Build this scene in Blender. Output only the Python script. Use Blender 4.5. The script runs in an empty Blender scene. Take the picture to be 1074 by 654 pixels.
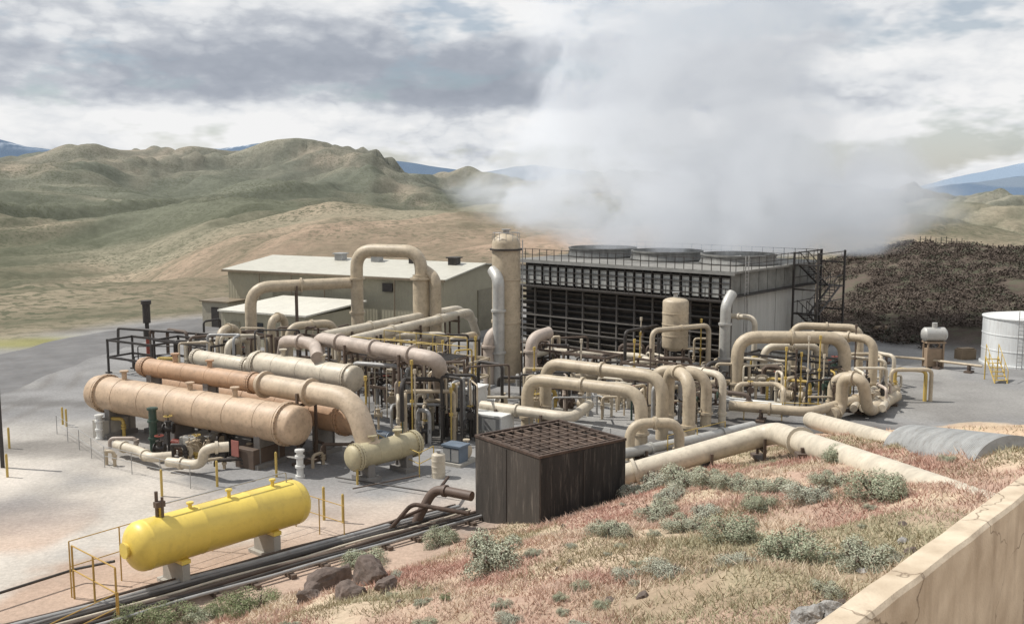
import bpy, math, random, numpy as np
from mathutils import Vector, Matrix
random.seed(7); np.random.seed(7)
S=bpy.context.scene
COL=S.collection
F=1044.; PITCH=math.radians(7.2); CH=14.
cP,sP=math.cos(PITCH),math.sin(PITCH)
V=Vector
# ---------------- survey helpers (bearing + depression angle -> ground position)
def ray(u,v):
    a=(u-537)/F; b=(327-v)/F
    return V((a,cP+b*sP,-sP+b*cP))
def G(u,v,z=0.):
    d=ray(u,v); s=(z-CH)/d.z
    return V((d.x*s,d.y*s,z))
def D(u,v,Y):
    d=ray(u,v); s=Y/d.y
    return V((d.x*s,Y,CH+d.z*s))
# ---------------- noise
def vn(x,y,s=0):
    xi=np.floor(x);yi=np.floor(y);fx=x-xi;fy=y-yi
    fx=fx*fx*fx*(fx*(fx*6-15)+10);fy=fy*fy*fy*(fy*(fy*6-15)+10)
    def h(a,b):
        t=np.sin(a*127.1+b*311.7+s*74.7)*43758.5453
        return t-np.floor(t)
    return (h(xi,yi)*(1-fx)+h(xi+1,yi)*fx)*(1-fy)+(h(xi,yi+1)*(1-fx)+h(xi+1,yi+1)*fx)*fy
def fbm(x,y,o=4,s=0):
    a=0;w=.5;t=0
    for i in range(o):
        a=a+w*vn(x,y,s+i);t+=w;w*=.5
        x,y=1.62*x+1.22*y+3.1,-1.22*x+1.62*y+1.7
    return a/t
def sst(a,b,x):
    t=np.clip((x-a)/(b-a),0,1);return t*t*(3-2*t)
# ---------------- terrain
def zr(v,R): return 14+(195.-v)/1044.*R
def R0f(u): return np.interp(u,[-600,0,200,540,800,870,1074,1700],[101,101,112,118,110,97,90,85])
def relief(x,y):
    wx=x+70*(fbm(x/160,y/160,3,61)-.5);wy=y+70*(fbm(x/160,y/160,3,64)-.5)
    X=.8*wx+.6*wy;Y=-.6*wx+.8*wy
    r1=1-np.sqrt((2*fbm(X/150+5,Y/330+2,3,3)-1)**2+.0015)
    X2=.7*wx-.7*wy;Y2=.7*wx+.7*wy
    r2=1-np.sqrt((2*fbm(X2/58+9,Y2/150+8,3,9)-1)**2+.001)
    g3=np.exp(-np.abs(2*fbm(X2/24+4,Y2/80+1,3,19)-1)/.13)
    return r1,r2,g3
def height(x,y):
    x=np.asarray(x,float);y=np.asarray(y,float)
    r=np.hypot(x,y)
    yy=np.where(y>1,y,1.)
    u=np.clip(537+1052*x/yy,-600,1700); u=np.where(y<=1,np.where(x<0,-600,1700),u)
    R0=R0f(u)
    zH=np.interp(u,[-600,780,850,900,960,1074,1300,1700],[.6,.6,3,5.4,6.6,6.4,8,8])
    zB=zr(np.interp(u,[-600,0,130,180,250,330,400,470,560,700,900,960,1074,1700],[290,304,312,288,256,240,235,230,232,234,234,226,240,225]),270)
    zC=zr(np.interp(u,[-600,0,100,150,250,350,420,540,700,900,980,1074,1700],[212,218,230,228,212,197,205,203,212,217,208,218,212]),520)
    zA=zr(np.interp(u,[-600,0,100,240,300,390,420,470,540,600,900,960,1074,1700],[156,159,162,162,157,158,178,186,184,185,196,198,206,194]),950)
    zM=zr(np.interp(u,[-600,0,30,80,190,270,330,390,420,500,560,620,900,960,1000,1040,1074,1700],[150,151,158,162,160,153,156,165,170,181,173,183,198,197,192,189,186,177]),4500)
    zN=zr(np.interp(u,[-600,0,100,270,400,560,900,960,1000,1040,1074,1300,1700],[158,158,166,164,179,182,200,195,185,178,172,162,154]),7500)
    RK=[R0,R0+8,R0+48,R0+85,270+0*r,380+0*r,520+0*r,720+0*r,950+0*r,1500+0*r,3000+0*r,4500+0*r,5800+0*r,7500+0*r,12000+0*r]
    right=sst(800,880,u)
    ZK=[0*r,np.where(right>0,zH*.2,.1),zH,(zH*.4-1)*right+(1-right)*np.maximum(zB*.42,-3),zB,(zB+zC)/2-5,zC,(zC+zA)/2-9,zA,zA-45,0*r-40,zM,zM-150,zN,zN-300]
    z=np.zeros_like(r)
    for i in range(len(RK)-1):
        t=(r-RK[i])/(RK[i+1]-RK[i]); m=(t>=0)&(t<1)
        tt=t*t*(3-2*t)*.6+t*.4
        z=np.where(m,ZK[i]*(1-tt)+ZK[i+1]*tt,z)
    z=np.where(r>=12000,zN-300,z)
    far=sst(0,1,(r-R0)/70.)
    r1,r2,g3=relief(x,y)
    am=np.interp(r,[100,160,270,520,950,1500,3000],[1,3.5,9,27,50,20,0])
    z=z+far*((r1-.84)*am+(r2-.82)*am*.50-g3*am*.085+am*.03)
    z=z+sst(2500,4500,r)*(fbm(x/420,y/700,5,5)-.5)*45
    z=z+sst(0,1,(r-R0)/25.)*(fbm(x/6,y/6,3,1)-.5)*1.1*(1-sst(300,700,r))
    # near hillside
    d=.735*(x+9)-.68*(y-30.6)
    z1=.42*d; z3=12.6-.22*y-.15*np.clip(18-x,0,30)
    k=1.2
    hh=np.clip(.5+.5*(z3-z1)/k,0,1); zf=z3*(1-hh)+z1*hh-k*hh*(1-hh)
    zf=zf+(fbm(x/2.2,y/2.2,4,2)-.5)*.55+(fbm(x/7,y/7,2,6)-.5)*.9
    zf=np.clip(zf,-30,11.6)
    zf=.5*(zf+np.sqrt(zf*zf+.06))
    zf=np.where(r<85,zf,0)
    c=.73*(x-2.4)-.68*(y-6.6)
    low=sst(-.05,.2,c)*sst(-4,-1,.68*(x-2.3)+.73*(y-7)+3)*(1-sst(6,9,r-8))
    zf=zf-low*np.clip(zf-8.6,0,3)
    nb=1-sst(0,1,(r-70)/15.)
    return np.where(r<R0,zf*nb,z)
def hz(x,y): return float(height(np.array([x]),np.array([y]))[0])
def hit(u,v,smin=3.):
    d=ray(u,v); s=np.arange(smin,140,.08)
    X=d.x*s;Y=d.y*s;Z=CH+d.z*s
    m=np.nonzero(Z<height(X,Y))[0]
    if len(m)==0: return G(u,v)
    i=m[0]; return V((X[i],Y[i],float(height(X[i:i+1],Y[i:i+1])[0])))
# ---------------- materials
MATS={}
def nodes(m):
    m.use_nodes=True; nt=m.node_tree; nt.nodes.clear(); return nt,nt.nodes.new,nt.links.new
def mat(name,col,rough=.6,metal=0.,var=.2,sc=1.2,bump=.12,dirt=.32,dirtcol=(.15,.11,.08),streak=0,rib=None,dr=(.50,.76)):
    if name in MATS: return MATS[name]
    m=bpy.data.materials.new(name); nt,N,L=nodes(m)
    o=N('ShaderNodeOutputMaterial');b=N('ShaderNodeBsdfPrincipled');L(b.outputs[0],o.inputs[0])
    tc=N('ShaderNodeTexCoord');mp=N('ShaderNodeMapping');L(tc.outputs['Object'],mp.inputs[0])
    if streak: mp.inputs['Scale'].default_value=(streak,streak,streak*.1)
    n1=N('ShaderNodeTexNoise');n1.inputs['Scale'].default_value=sc;n1.inputs['Detail'].default_value=5;n1.inputs['Roughness'].default_value=.65
    L(mp.outputs[0],n1.inputs[0])
    r=N('ShaderNodeValToRGB');L(n1.outputs[0],r.inputs[0])
    r.color_ramp.elements[0].position=.3;r.color_ramp.elements[1].position=.72
    r.color_ramp.elements[0].color=(*[c*(1-var) for c in col],1);r.color_ramp.elements[1].color=(*[min(.95,c*(1+var)) for c in col],1)
    n2=N('ShaderNodeTexNoise');n2.inputs['Scale'].default_value=sc*4.3;n2.inputs['Detail'].default_value=6;n2.inputs['Roughness'].default_value=.7
    L(mp.outputs[0],n2.inputs[0])
    r2=N('ShaderNodeMapRange');r2.inputs[1].default_value=dr[0];r2.inputs[2].default_value=dr[1];r2.inputs[4].default_value=dirt
    L(n2.outputs[0],r2.inputs[0])
    mx=N('ShaderNodeMixRGB');L(r2.outputs[0],mx.inputs[0]);L(r.outputs[0],mx.inputs[1]);mx.inputs[2].default_value=(*dirtcol,1)
    L(mx.outputs[0],b.inputs['Base Color'])
    b.inputs['Roughness'].default_value=rough;b.inputs['Metallic'].default_value=metal
    bp=N('ShaderNodeBump');bp.inputs['Strength'].default_value=bump;bp.inputs['Distance'].default_value=.03
    if rib:
        ax,per=rib
        dt=N('ShaderNodeVectorMath');dt.operation='DOT_PRODUCT';L(tc.outputs['Object'],dt.inputs[0]);dt.inputs[1].default_value=ax
        ml=N('ShaderNodeMath');ml.operation='MULTIPLY';L(dt.outputs['Value'],ml.inputs[0]);ml.inputs[1].default_value=2*math.pi/per
        sn=N('ShaderNodeMath');sn.operation='SINE';L(ml.outputs[0],sn.inputs[0])
        L(sn.outputs[0],bp.inputs['Height']);bp.inputs['Strength'].default_value=.35;bp.inputs['Distance'].default_value=.025
    else: L(n2.outputs[0],bp.inputs['Height'])
    L(bp.outputs[0],b.inputs['Normal'])
    MATS[name]=m;return m
TAN=mat('tan_paint',(.46,.385,.28),.5,dirt=.46)
TAN2=mat('pale_tan_paint',(.55,.49,.39),.5,dirt=.4)
KHAKI=mat('khaki_siding',(.36,.335,.25),.65,var=.07,dirt=.12,rib=((-.895,.447,0),.35))
ROOF=mat('beige_roof',(.48,.465,.40),.5,var=.08,dirt=.15,rib=((-.895,.447,0),.5))
ORG=mat('sandy_tan_paint',(.48,.355,.245),.55,dirt=.55)
ORG2=mat('orange_tan_paint',(.44,.285,.18),.6,dirt=.5)
SAL=mat('dull_pink_tan_paint',(.44,.37,.315),.55,dirt=.4)
YEL=mat('yellow_paint',(.72,.55,.115),.42,var=.10,dirt=.32,sc=.8,dirtcol=(.38,.27,.07))
YEL2=mat('safety_yellow_paint',(.50,.36,.10),.6)
GRY=mat('galvanised_steel',(.36,.36,.355),.55,.3)
SIL=mat('insulation_cladding',(.46,.455,.43),.5,.3,var=.12)
DRK=mat('dark_steel',(.045,.04,.037),.6,.1)
BRN=mat('brown_steel',(.11,.08,.062),.7,.0)
STL=mat('grey_support_steel',(.22,.21,.20),.7,.0)
RUST=mat('rusty_steel',(.075,.05,.038),.9,var=.6,sc=1.8,dirt=.8,dirtcol=(.025,.02,.015))
WOOD=mat('weathered_black_timber',(.030,.027,.025),.9,var=.5,sc=1.3,streak=1.3,dirt=.6,dirtcol=(.16,.14,.12),bump=.4,dr=(.53,.70))
WHT=mat('white_paint',(.66,.66,.64),.5,var=.08,dirt=.3)
CONC=mat('concrete',(.38,.36,.32),.9,var=.15)
RED=mat('red_paint',(.28,.06,.04),.5)
GRN=mat('dark_green_paint',(.03,.06,.045),.5)
BLU=mat('blue_grey_paint',(.12,.155,.20),.5)
LOUV=mat('louver_dark',(.03,.028,.026),.8,var=.4)
LOUV2=mat('louver_edge',(.13,.12,.105),.8,var=.4)
PANEL=mat('translucent_panel',(.38,.39,.375),.6,var=.4,sc=.9,streak=2,dirt=.6)
ENDW=mat('grey_end_wall',(.42,.415,.39),.8,var=.12,streak=2,dirt=.3)
GLASS=mat('dark_window',(.03,.035,.04),.1,var=.1,dirt=0)
def wallmat():
    m=bpy.data.materials.new('cracked_tan_concrete');nt,N,L=nodes(m)
    o=N('ShaderNodeOutputMaterial');b=N('ShaderNodeBsdfPrincipled');L(b.outputs[0],o.inputs[0]);b.inputs['Roughness'].default_value=.9
    tc=N('ShaderNodeTexCoord');n=N('ShaderNodeTexNoise');n.inputs['Scale'].default_value=2.2;n.inputs['Detail'].default_value=9;L(tc.outputs['Object'],n.inputs[0])
    r=N('ShaderNodeValToRGB');L(n.outputs[0],r.inputs[0]);e=r.color_ramp.elements
    e[0].position=.3;e[0].color=(.44,.35,.25,1);e[1].position=.65;e[1].color=(.64,.54,.41,1)
    ad=N('ShaderNodeMixRGB');ad.inputs[0].default_value=.4;L(tc.outputs['Object'],ad.inputs[1]);L(n.outputs['Color'],ad.inputs[2])
    vo=N('ShaderNodeTexVoronoi');vo.feature='DISTANCE_TO_EDGE';vo.inputs['Scale'].default_value=.95;L(ad.outputs[0],vo.inputs[0])
    mr=N('ShaderNodeMapRange');mr.inputs[1].default_value=.0;mr.inputs[2].default_value=.009;mr.inputs[3].default_value=.8;mr.inputs[4].default_value=0;L(vo.outputs[0],mr.inputs[0])
    n4=N('ShaderNodeTexNoise');n4.inputs['Scale'].default_value=1.1;L(tc.outputs['Object'],n4.inputs[0])
    m4=N('ShaderNodeMapRange');m4.inputs[1].default_value=.40;m4.inputs[2].default_value=.5;L(n4.outputs[0],m4.inputs[0])
    ml=N('ShaderNodeMath');ml.operation='MULTIPLY';L(mr.outputs[0],ml.inputs[0]);L(m4.outputs[0],ml.inputs[1])
    mx=N('ShaderNodeMixRGB');L(ml.outputs[0],mx.inputs[0]);L(r.outputs[0],mx.inputs[1]);mx.inputs[2].default_value=(.12,.08,.05,1)
    # grime running down the face
    mp=N('ShaderNodeMapping');mp.inputs['Scale'].default_value=(3,3,.5);L(tc.outputs['Object'],mp.inputs[0])
    n5=N('ShaderNodeTexNoise');n5.inputs['Scale'].default_value=1.4;n5.inputs['Detail'].default_value=6;L(mp.outputs[0],n5.inputs[0])
    m5=N('ShaderNodeMapRange');m5.inputs[1].default_value=.5;m5.inputs[2].default_value=.75;m5.inputs[4].default_value=.45;L(n5.outputs[0],m5.inputs[0])
    mx5=N('ShaderNodeMixRGB');L(m5.outputs[0],mx5.inputs[0]);L(mx.outputs[0],mx5.inputs[1]);mx5.inputs[2].default_value=(.26,.19,.13,1)
    L(mx5.outputs[0],b.inputs['Base Color'])
    n3=N('ShaderNodeTexNoise');n3.inputs['Scale'].default_value=40;n3.inputs['Detail'].default_value=5;L(tc.outputs['Object'],n3.inputs[0])
    bp=N('ShaderNodeBump');bp.inputs['Strength'].default_value=.5;bp.inputs['Distance'].default_value=.01;L(n3.outputs[0],bp.inputs['Height']);L(bp.outputs[0],b.inputs['Normal'])
    return m
CWALL=wallmat()
def attrmat(name,attr):
    m=bpy.data.materials.new(name);nt,N,L=nodes(m)
    o=N('ShaderNodeOutputMaterial');b=N('ShaderNodeBsdfDiffuse')
    a=N('ShaderNodeAttribute');a.attribute_name=attr;L(a.outputs['Color'],b.inputs['Color']);L(b.outputs[0],o.inputs[0])
    return m
# ---------------- mesh builder
WL={}
class M:
    def __init__(s): s.v=[];s.f=[]
    def add(s,vs,fs):
        n=len(s.v); s.v+= [V(p) for p in vs]; s.f+=[tuple(i+n for i in f) for f in fs]; return s
    def box(s,c,sx,sy,sz,ex=(1,0,0),up=(0,0,1)):
        ex=V(ex).normalized();up=V(up);ey=up.cross(ex).normalized();ez=ex.cross(ey)
        c=V(c);p=[]
        for k in(-1,1):
            for j in(-1,1):
                for i in(-1,1): p.append(c+ex*i*sx/2+ey*j*sy/2+ez*k*sz/2)
        return s.add(p,[(0,2,3,1),(4,5,7,6),(0,1,5,4),(2,6,7,3),(0,4,6,2),(1,3,7,5)])
    def rev(s,p0,d,prof,n=16,cap=(True,True)):
        d=V(d).normalized();a=V((0,0,1)) if abs(d.z)<.9 else V((1,0,0))
        e1=d.cross(a).normalized();e2=d.cross(e1);p0=V(p0);vs=[];fs=[]
        for t,r in prof:
            for i in range(n):
                q=2*math.pi*i/n; vs.append(p0+d*t+(e1*math.cos(q)+e2*math.sin(q))*r)
        for k in range(len(prof)-1):
            for i in range(n):
                j=(i+1)%n; fs.append((k*n+i,k*n+j,(k+1)*n+j,(k+1)*n+i))
        if cap[0]: fs.append(tuple(range(n-1,-1,-1)))
        if cap[1]: fs.append(tuple(range((len(prof)-1)*n,len(prof)*n)))
        return s.add(vs,fs)
    def cyl(s,a,b,r,n=12,r2=None):
        a=V(a);b=V(b);return s.rev(a,b-a,[(0,r),((b-a).length,r if r2 is None else r2)],n)
    def tube(s,pts,r,bend=None,n=14):
        pts=[V(p) for p in pts]
        if bend is None: bend=r*3
        P=[pts[0]]
        for i in range(1,len(pts)-1):
            a,b,c=pts[i-1],pts[i],pts[i+1]
            d1=(a-b);d2=(c-b);R=min(bend,d1.length*.49,d2.length*.49);d1.normalize();d2.normalize()
            q0=b+d1*R;q1=b+d2*R
            for k in range(8):
                t=k/7; P.append(q0*(1-t)**2+b*2*t*(1-t)+q1*t*t)
        P.append(pts[-1])
        Q=[P[0]]
        for p in P[1:]:
            if (p-Q[-1]).length>1e-4: Q.append(p)
        P=Q
        T=[]
        for i in range(len(P)):
            t=(P[min(i+1,len(P)-1)]-P[max(i-1,0)]).normalized();T.append(t)
        a=V((0,0,1)) if abs(T[0].z)<.9 else V((1,0,0))
        e=T[0].cross(a).normalized();vs=[];fs=[]
        for i,p in enumerate(P):
            e=(e-T[i]*e.dot(T[i])).normalized();g=T[i].cross(e)
            for k in range(n):
                q=2*math.pi*k/n;vs.append(p+(e*math.cos(q)+g*math.sin(q))*r)
        for i in range(len(P)-1):
            for k in range(n):
                j=(k+1)%n;fs.append((i*n+k,i*n+j,(i+1)*n+j,(i+1)*n+k))
        fs.append(tuple(range(n-1,-1,-1)));fs.append(tuple(range((len(P)-1)*n,len(P)*n)))
        return s.add(vs,fs)
    def obj(s,name,m,parent=None,label=None,cat=None,group=None,kind=None,flat=False,origin=None,bevel=0):
        if origin is None:
            xs=[p.x for p in s.v];ys=[p.y for p in s.v];zs=[p.z for p in s.v]
            origin=V(((min(xs)+max(xs))/2,(min(ys)+max(ys))/2,min(zs)))
        me=bpy.data.meshes.new(name);me.from_pydata([tuple(p-origin) for p in s.v],[],s.f);me.update()
        me.materials.append(m)
        if not flat:
            me.polygons.foreach_set('use_smooth',[True]*len(me.polygons));me.set_sharp_from_angle(angle=math.radians(35))
        o=bpy.data.objects.new(name,me);COL.objects.link(o)
        if bevel:
            b=o.modifiers.new('bevel','BEVEL');b.width=bevel;b.segments=2;b.limit_method='ANGLE'
        place(o,origin,parent);tag(o,label,cat,group,kind);return o
def place(o,w,parent=None):
    w=V(w)
    if parent is not None:
        o.parent=parent;o.location=w-WL[parent.name]
    else:o.location=w
    WL[o.name]=w
def tag(o,label=None,cat=None,group=None,kind=None):
    if label:o['label']=label
    if cat:o['category']=cat
    if group:o['group']=group
    if kind:o['kind']=kind
def empty(name,w,label,cat,group=None):
    o=bpy.data.objects.new(name,None);o.empty_display_size=.3;COL.objects.link(o);place(o,w);tag(o,label,cat,group);return o
def dkf(u,r,R0): return sst(820,880,u)*(1-sst(60,90,r-R0))
# ---------------- ground sheet
def ground():
    az=np.radians(np.concatenate([np.linspace(-180,-58,26)[:-1],np.linspace(-58,-30,60)[:-1],np.linspace(-30,30,420)[:-1],np.linspace(30,58,60)[:-1],np.linspace(58,180,26)[:-1]]))
    rs=[1.2]
    while rs[-1]<12500: rs.append(rs[-1]*(1.0140 if rs[-1]<150 or rs[-1]>1300 else 1.0095))
    rs=np.array(rs);na=len(az);nr=len(rs)
    A,R=np.meshgrid(az,rs);X=R*np.sin(A);Y=R*np.cos(A);Z=height(X,Y)
    vs=np.stack([X.ravel(),Y.ravel(),Z.ravel()],1)
    vs=np.vstack([vs,[[0,0,hz(0,.1)]]])
    idx=np.arange(na*nr).reshape(nr,na);nx=np.roll(idx,-1,1)
    q=np.stack([idx[:-1],idx[1:],nx[1:],nx[:-1]],-1).reshape(-1,4)
    me=bpy.data.meshes.new('ground')
    tri=[(na*nr,int(idx[0,i]),int(nx[0,i])) for i in range(na)]
    me.from_pydata(vs.tolist(),[],q.tolist()+tri);me.update()
    me.polygons.foreach_set('use_smooth',[True]*len(me.polygons))
    x=vs[:,0];y=vs[:,1];z=vs[:,2];r=np.hypot(x,y);yy=np.where(y>1,y,1)
    u=np.clip(537+1052*x/yy,-600,1700);R0=R0f(u)
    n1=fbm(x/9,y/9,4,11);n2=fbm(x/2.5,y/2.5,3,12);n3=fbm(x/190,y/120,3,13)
    def mixc(a,b,t): return a*(1-t[:,None])+b*t[:,None]
    def full(c): return np.tile(np.array(c),(len(x),1))
    c=full([.245,.242,.24])
    c=mixc(c,np.array([.33,.32,.30]),sst(.47,.62,n1)*.5)
    nearl=(1-sst(38,54,y+x*.3))
    c=mixc(c,np.array([.50,.46,.41]),nearl*sst(.3,.5,n1))
    c=mixc(c,np.array([.41,.295,.225]),(1-sst(36,48,y-x*.1))*sst(.40,.56,fbm(x/5,y/5,4,21))*.85)
    c=mixc(c,np.array([.12,.115,.11]),sst(.56,.70,fbm(x/14,y/4,4,25))*sst(42,55,y)*.6)
    # wheel ruts curving round the yard
    for cx,cy,rad in((-64,40,34),(-64,40,35.9),(-60,32,33),(-60,32,34.9),(-70,60,38),(-70,60,39.9)):
        dd_=np.abs(np.hypot(x-cx,y-cy)-rad);c=mixc(c,np.array([.17,.16,.15]),np.exp(-(dd_/.38)**2)*.5*sst(.35,.6,fbm(x/6,y/6,3,91)))
    eq=np.exp(-((x-3)/26)**4)*np.exp(-((y-62)/14)**4)*sst(.35,.6,fbm(x/4,y/4,3,27));c=mixc(c,np.array([.09,.082,.075]),eq*.8)
    strip=np.exp(-((y-91-.05*x)/3.2)**2)*(1-sst(-44,-38,x));c=mixc(c,np.array([.25,.24,.12]),np.clip(strip*1.4,0,1))
    fg=sst(.12,.5,z)*(r<86)
    f=mixc(full([.42,.30,.235]),np.array([.49,.395,.29]),sst(.42,.62,n2))
    f=mixc(f,np.array([.25,.225,.14]),sst(.56,.70,n1)*.5)
    c=c*(1-fg[:,None])+f*fg[:,None]
    sand=sst(-1,3,x-15.5)*sst(0,3,y-31)*(1-sst(50,60,y))
    c=mixc(c,np.array([.50,.38,.265]),sand*.9*fg)
    hill=sst(-3,5,r-R0)
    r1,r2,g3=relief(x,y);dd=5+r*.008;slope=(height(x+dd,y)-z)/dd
    hc=mixc(full([.255,.235,.175]),np.array([.150,.155,.115]),sst(.42,.60,n3))  # broad olive patches painted into the scrub colour in place of cloud shadow
    hc=mixc(hc,np.array([.34,.275,.205]),sst(.5,.66,fbm(x/75+4,y/150,3,17))*.7)
    rb=np.exp(-((r-215)/105)**2)*sst(60,240,u)*(1-sst(650,750,u)*.5)
    hc=mixc(hc,np.array([.35,.25,.19]),rb*.8)
    hc=mixc(hc,np.array([.095,.10,.07]),np.clip(g3*.65+sst(.22,.45,1-r1)*.65+sst(.26,.5,1-r2)*.45,0,.8)*(1-.4*rb))  # gullies painted darker: greener scrub plus shade put into the colour
    hc=mixc(hc,np.array([.10,.105,.075]),sst(.03,.25,-slope)*.6*(1-dkf(u,r,R0)))  # slopes facing away from the sun: greener scrub and shading mixed into colour
    dk=dkf(u,r,R0); hc=mixc(hc,np.array([.085,.069,.058]),dk);hc=mixc(hc,np.array([.14,.115,.095]),dk*sst(.54,.68,fbm(x/7,y/7,3,77))*.6)
    hz_=sst(250,1500,r)*.40; hc=mixc(hc,np.array([.25,.27,.28]),hz_)  # distance haze mixed into the hill colour
    mt=sst(1700,3500,r); mc=full([.12,.165,.23]);mc=mixc(mc,np.array([.17,.21,.26]),sst(.45,.6,fbm(x/300,y/500,4,31)))  # mountain blue includes painted aerial haze
    mc=mixc(mc,np.array([.22,.28,.36]),sst(5000,7000,r))  # farther range painted paler as the haze thickens
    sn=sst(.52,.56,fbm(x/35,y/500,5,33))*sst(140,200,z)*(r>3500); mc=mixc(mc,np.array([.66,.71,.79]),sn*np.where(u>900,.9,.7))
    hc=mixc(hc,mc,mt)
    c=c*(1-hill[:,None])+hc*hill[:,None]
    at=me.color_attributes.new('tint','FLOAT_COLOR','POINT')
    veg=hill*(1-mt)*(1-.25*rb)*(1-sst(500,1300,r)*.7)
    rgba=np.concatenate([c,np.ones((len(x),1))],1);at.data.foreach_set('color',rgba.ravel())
    a2=me.attributes.new('veg','FLOAT','POINT');a2.data.foreach_set('value',veg)
    m=bpy.data.materials.new('ground_mix');nt,N,L=nodes(m)
    o=N('ShaderNodeOutputMaterial');b=N('ShaderNodeBsdfDiffuse');L(b.outputs[0],o.inputs[0])
    a=N('ShaderNodeAttribute');a.attribute_name='tint';vg=N('ShaderNodeAttribute');vg.attribute_name='veg'
    tc=N('ShaderNodeTexCoord')
    def nz(sc,det=5,ro=.65):
        n=N('ShaderNodeTexNoise');n.inputs['Scale'].default_value=sc;n.inputs['Detail'].default_value=det;n.inputs['Roughness'].default_value=ro;L(tc.outputs['Object'],n.inputs[0]);return n
    def mr(s,a0,a1,b0,b1):
        q=N('ShaderNodeMapRange');q.inputs[1].default_value=a0;q.inputs[2].default_value=a1;q.inputs[3].default_value=b0;q.inputs[4].default_value=b1;L(s,q.inputs[0]);return q.outputs[0]
    def mul(s,t):
        q=N('ShaderNodeMath');q.operation='MULTIPLY';L(s,q.inputs[0]);L(t,q.inputs[1]);return q.outputs[0]
    g1=nz(5.,8,.85);g2=nz(.22,5,.6)
    k=mul(mr(g1.outputs[0],.3,.7,.72,1.28),mr(g2.outputs[0],.35,.65,.88,1.12))
    vm=N('ShaderNodeVectorMath');vm.operation='SCALE';L(a.outputs['Color'],vm.inputs[0]);L(k,vm.inputs['Scale'])
    s1=nz(.62,3,.6);s2=nz(.02,3,.6)
    sp=mul(mul(mr(s1.outputs[0],.51,.58,0,1),mr(s2.outputs[0],.38,.58,.25,.85)),vg.outputs['Fac'])
    mx=N('ShaderNodeMixRGB');L(sp,mx.inputs[0]);L(vm.outputs[0],mx.inputs[1]);mx.inputs[2].default_value=(.095,.10,.07,1)
    L(mx.outputs[0],b.inputs['Color'])
    bp=N('ShaderNodeBump');bp.inputs['Strength'].default_value=.5;bp.inputs['Distance'].default_value=.05;L(g1.outputs[0],bp.inputs['Height']);L(bp.outputs[0],b.inputs['Normal'])
    me.materials.append(m)
    ob=bpy.data.objects.new('ground',me);COL.objects.link(ob);ob['kind']='structure';ob['label']='gravel plant yard, brushy slope and rolling sage hills'
ground()
def road():
    cl=[G(-220,480),G(-60,412),G(40,376),G(110,356),G(200,342),G(235,337)]
    P=[]
    for i in range(len(cl)-1):
        for k in range(8):P.append(cl[i].lerp(cl[i+1],k/8))
    P.append(cl[-1]);m=M();vs=[];fs=[]
    for i,p in enumerate(P):
        t=(P[min(i+1,len(P)-1)]-P[max(0,i-1)]).normalized();n=V((-t.y,t.x,0))
        for s in(-4.2,4.2):
            q=p+n*s*(1+.05*math.sin(i*1.3+s));q.z=.004;vs.append(q)
    for i in range(len(P)-1):fs.append((2*i,2*i+1,2*i+3,2*i+2))
    m.add(vs,fs);m.obj('road',mat('worn_asphalt',(.14,.138,.138),.9,var=.25,sc=.4),kind='structure',label='worn grey asphalt access road curving past the plant')
road()
# ---------------- common gear
def flange(m,p,d,r,w=.14): 
    d=V(d).normalized();p=V(p);m.cyl(p-d*w/2,p+d*w/2,r*1.28,18)
def pipeline(name,pts,r,mt,label,cat='pipe',bend=None,fl=(),sup=(),group=None,n=16):
    o=M().tube(pts,r,bend,n).obj(name,mt,label=label,cat=cat,group=group)
    pts=[V(p) for p in pts]
    for (i,t) in fl:
        a,b=pts[i],pts[i+1];m=M();flange(m,a.lerp(b,t),b-a,r);m.obj('flange',mt,parent=o)
    for (i,t) in sup:
        a,b=pts[i],pts[i+1];p=a.lerp(b,t);m=M();g=hz(p.x,p.y)
        d=(b-a);d.z=0;d.normalize();q=V((-d.y,d.x,0))
        for s in(-1,1):m.box(V((p.x,p.y,0))+q*s*(r+.06)+V((0,0,(g+p.z)/2)),.12,.12,max(.1,p.z-g),d)
        m.box((p.x,p.y,p.z-r-.08),.14,2*r+.3,.14,d)
        m.box((p.x,p.y,g+.06),.5,2*r+.6,.16,d);m.obj('support',BRN,parent=o)
    return o
def loop(u1,v1,u2,v2,z,r,mt=TAN,label='tan insulated steam pipe looping over the yard',**k):
    a=G(u1,v1);b=G(u2,v2);pts=[a,V((a.x,a.y,z)),V((b.x,b.y,z)),b]
    return pipeline('steam_pipe',pts,r,mt,label,group='steam pipe loops',fl=[(0,.25),(2,.75),(1,.5)],bend=r*3.2,**k)
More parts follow.
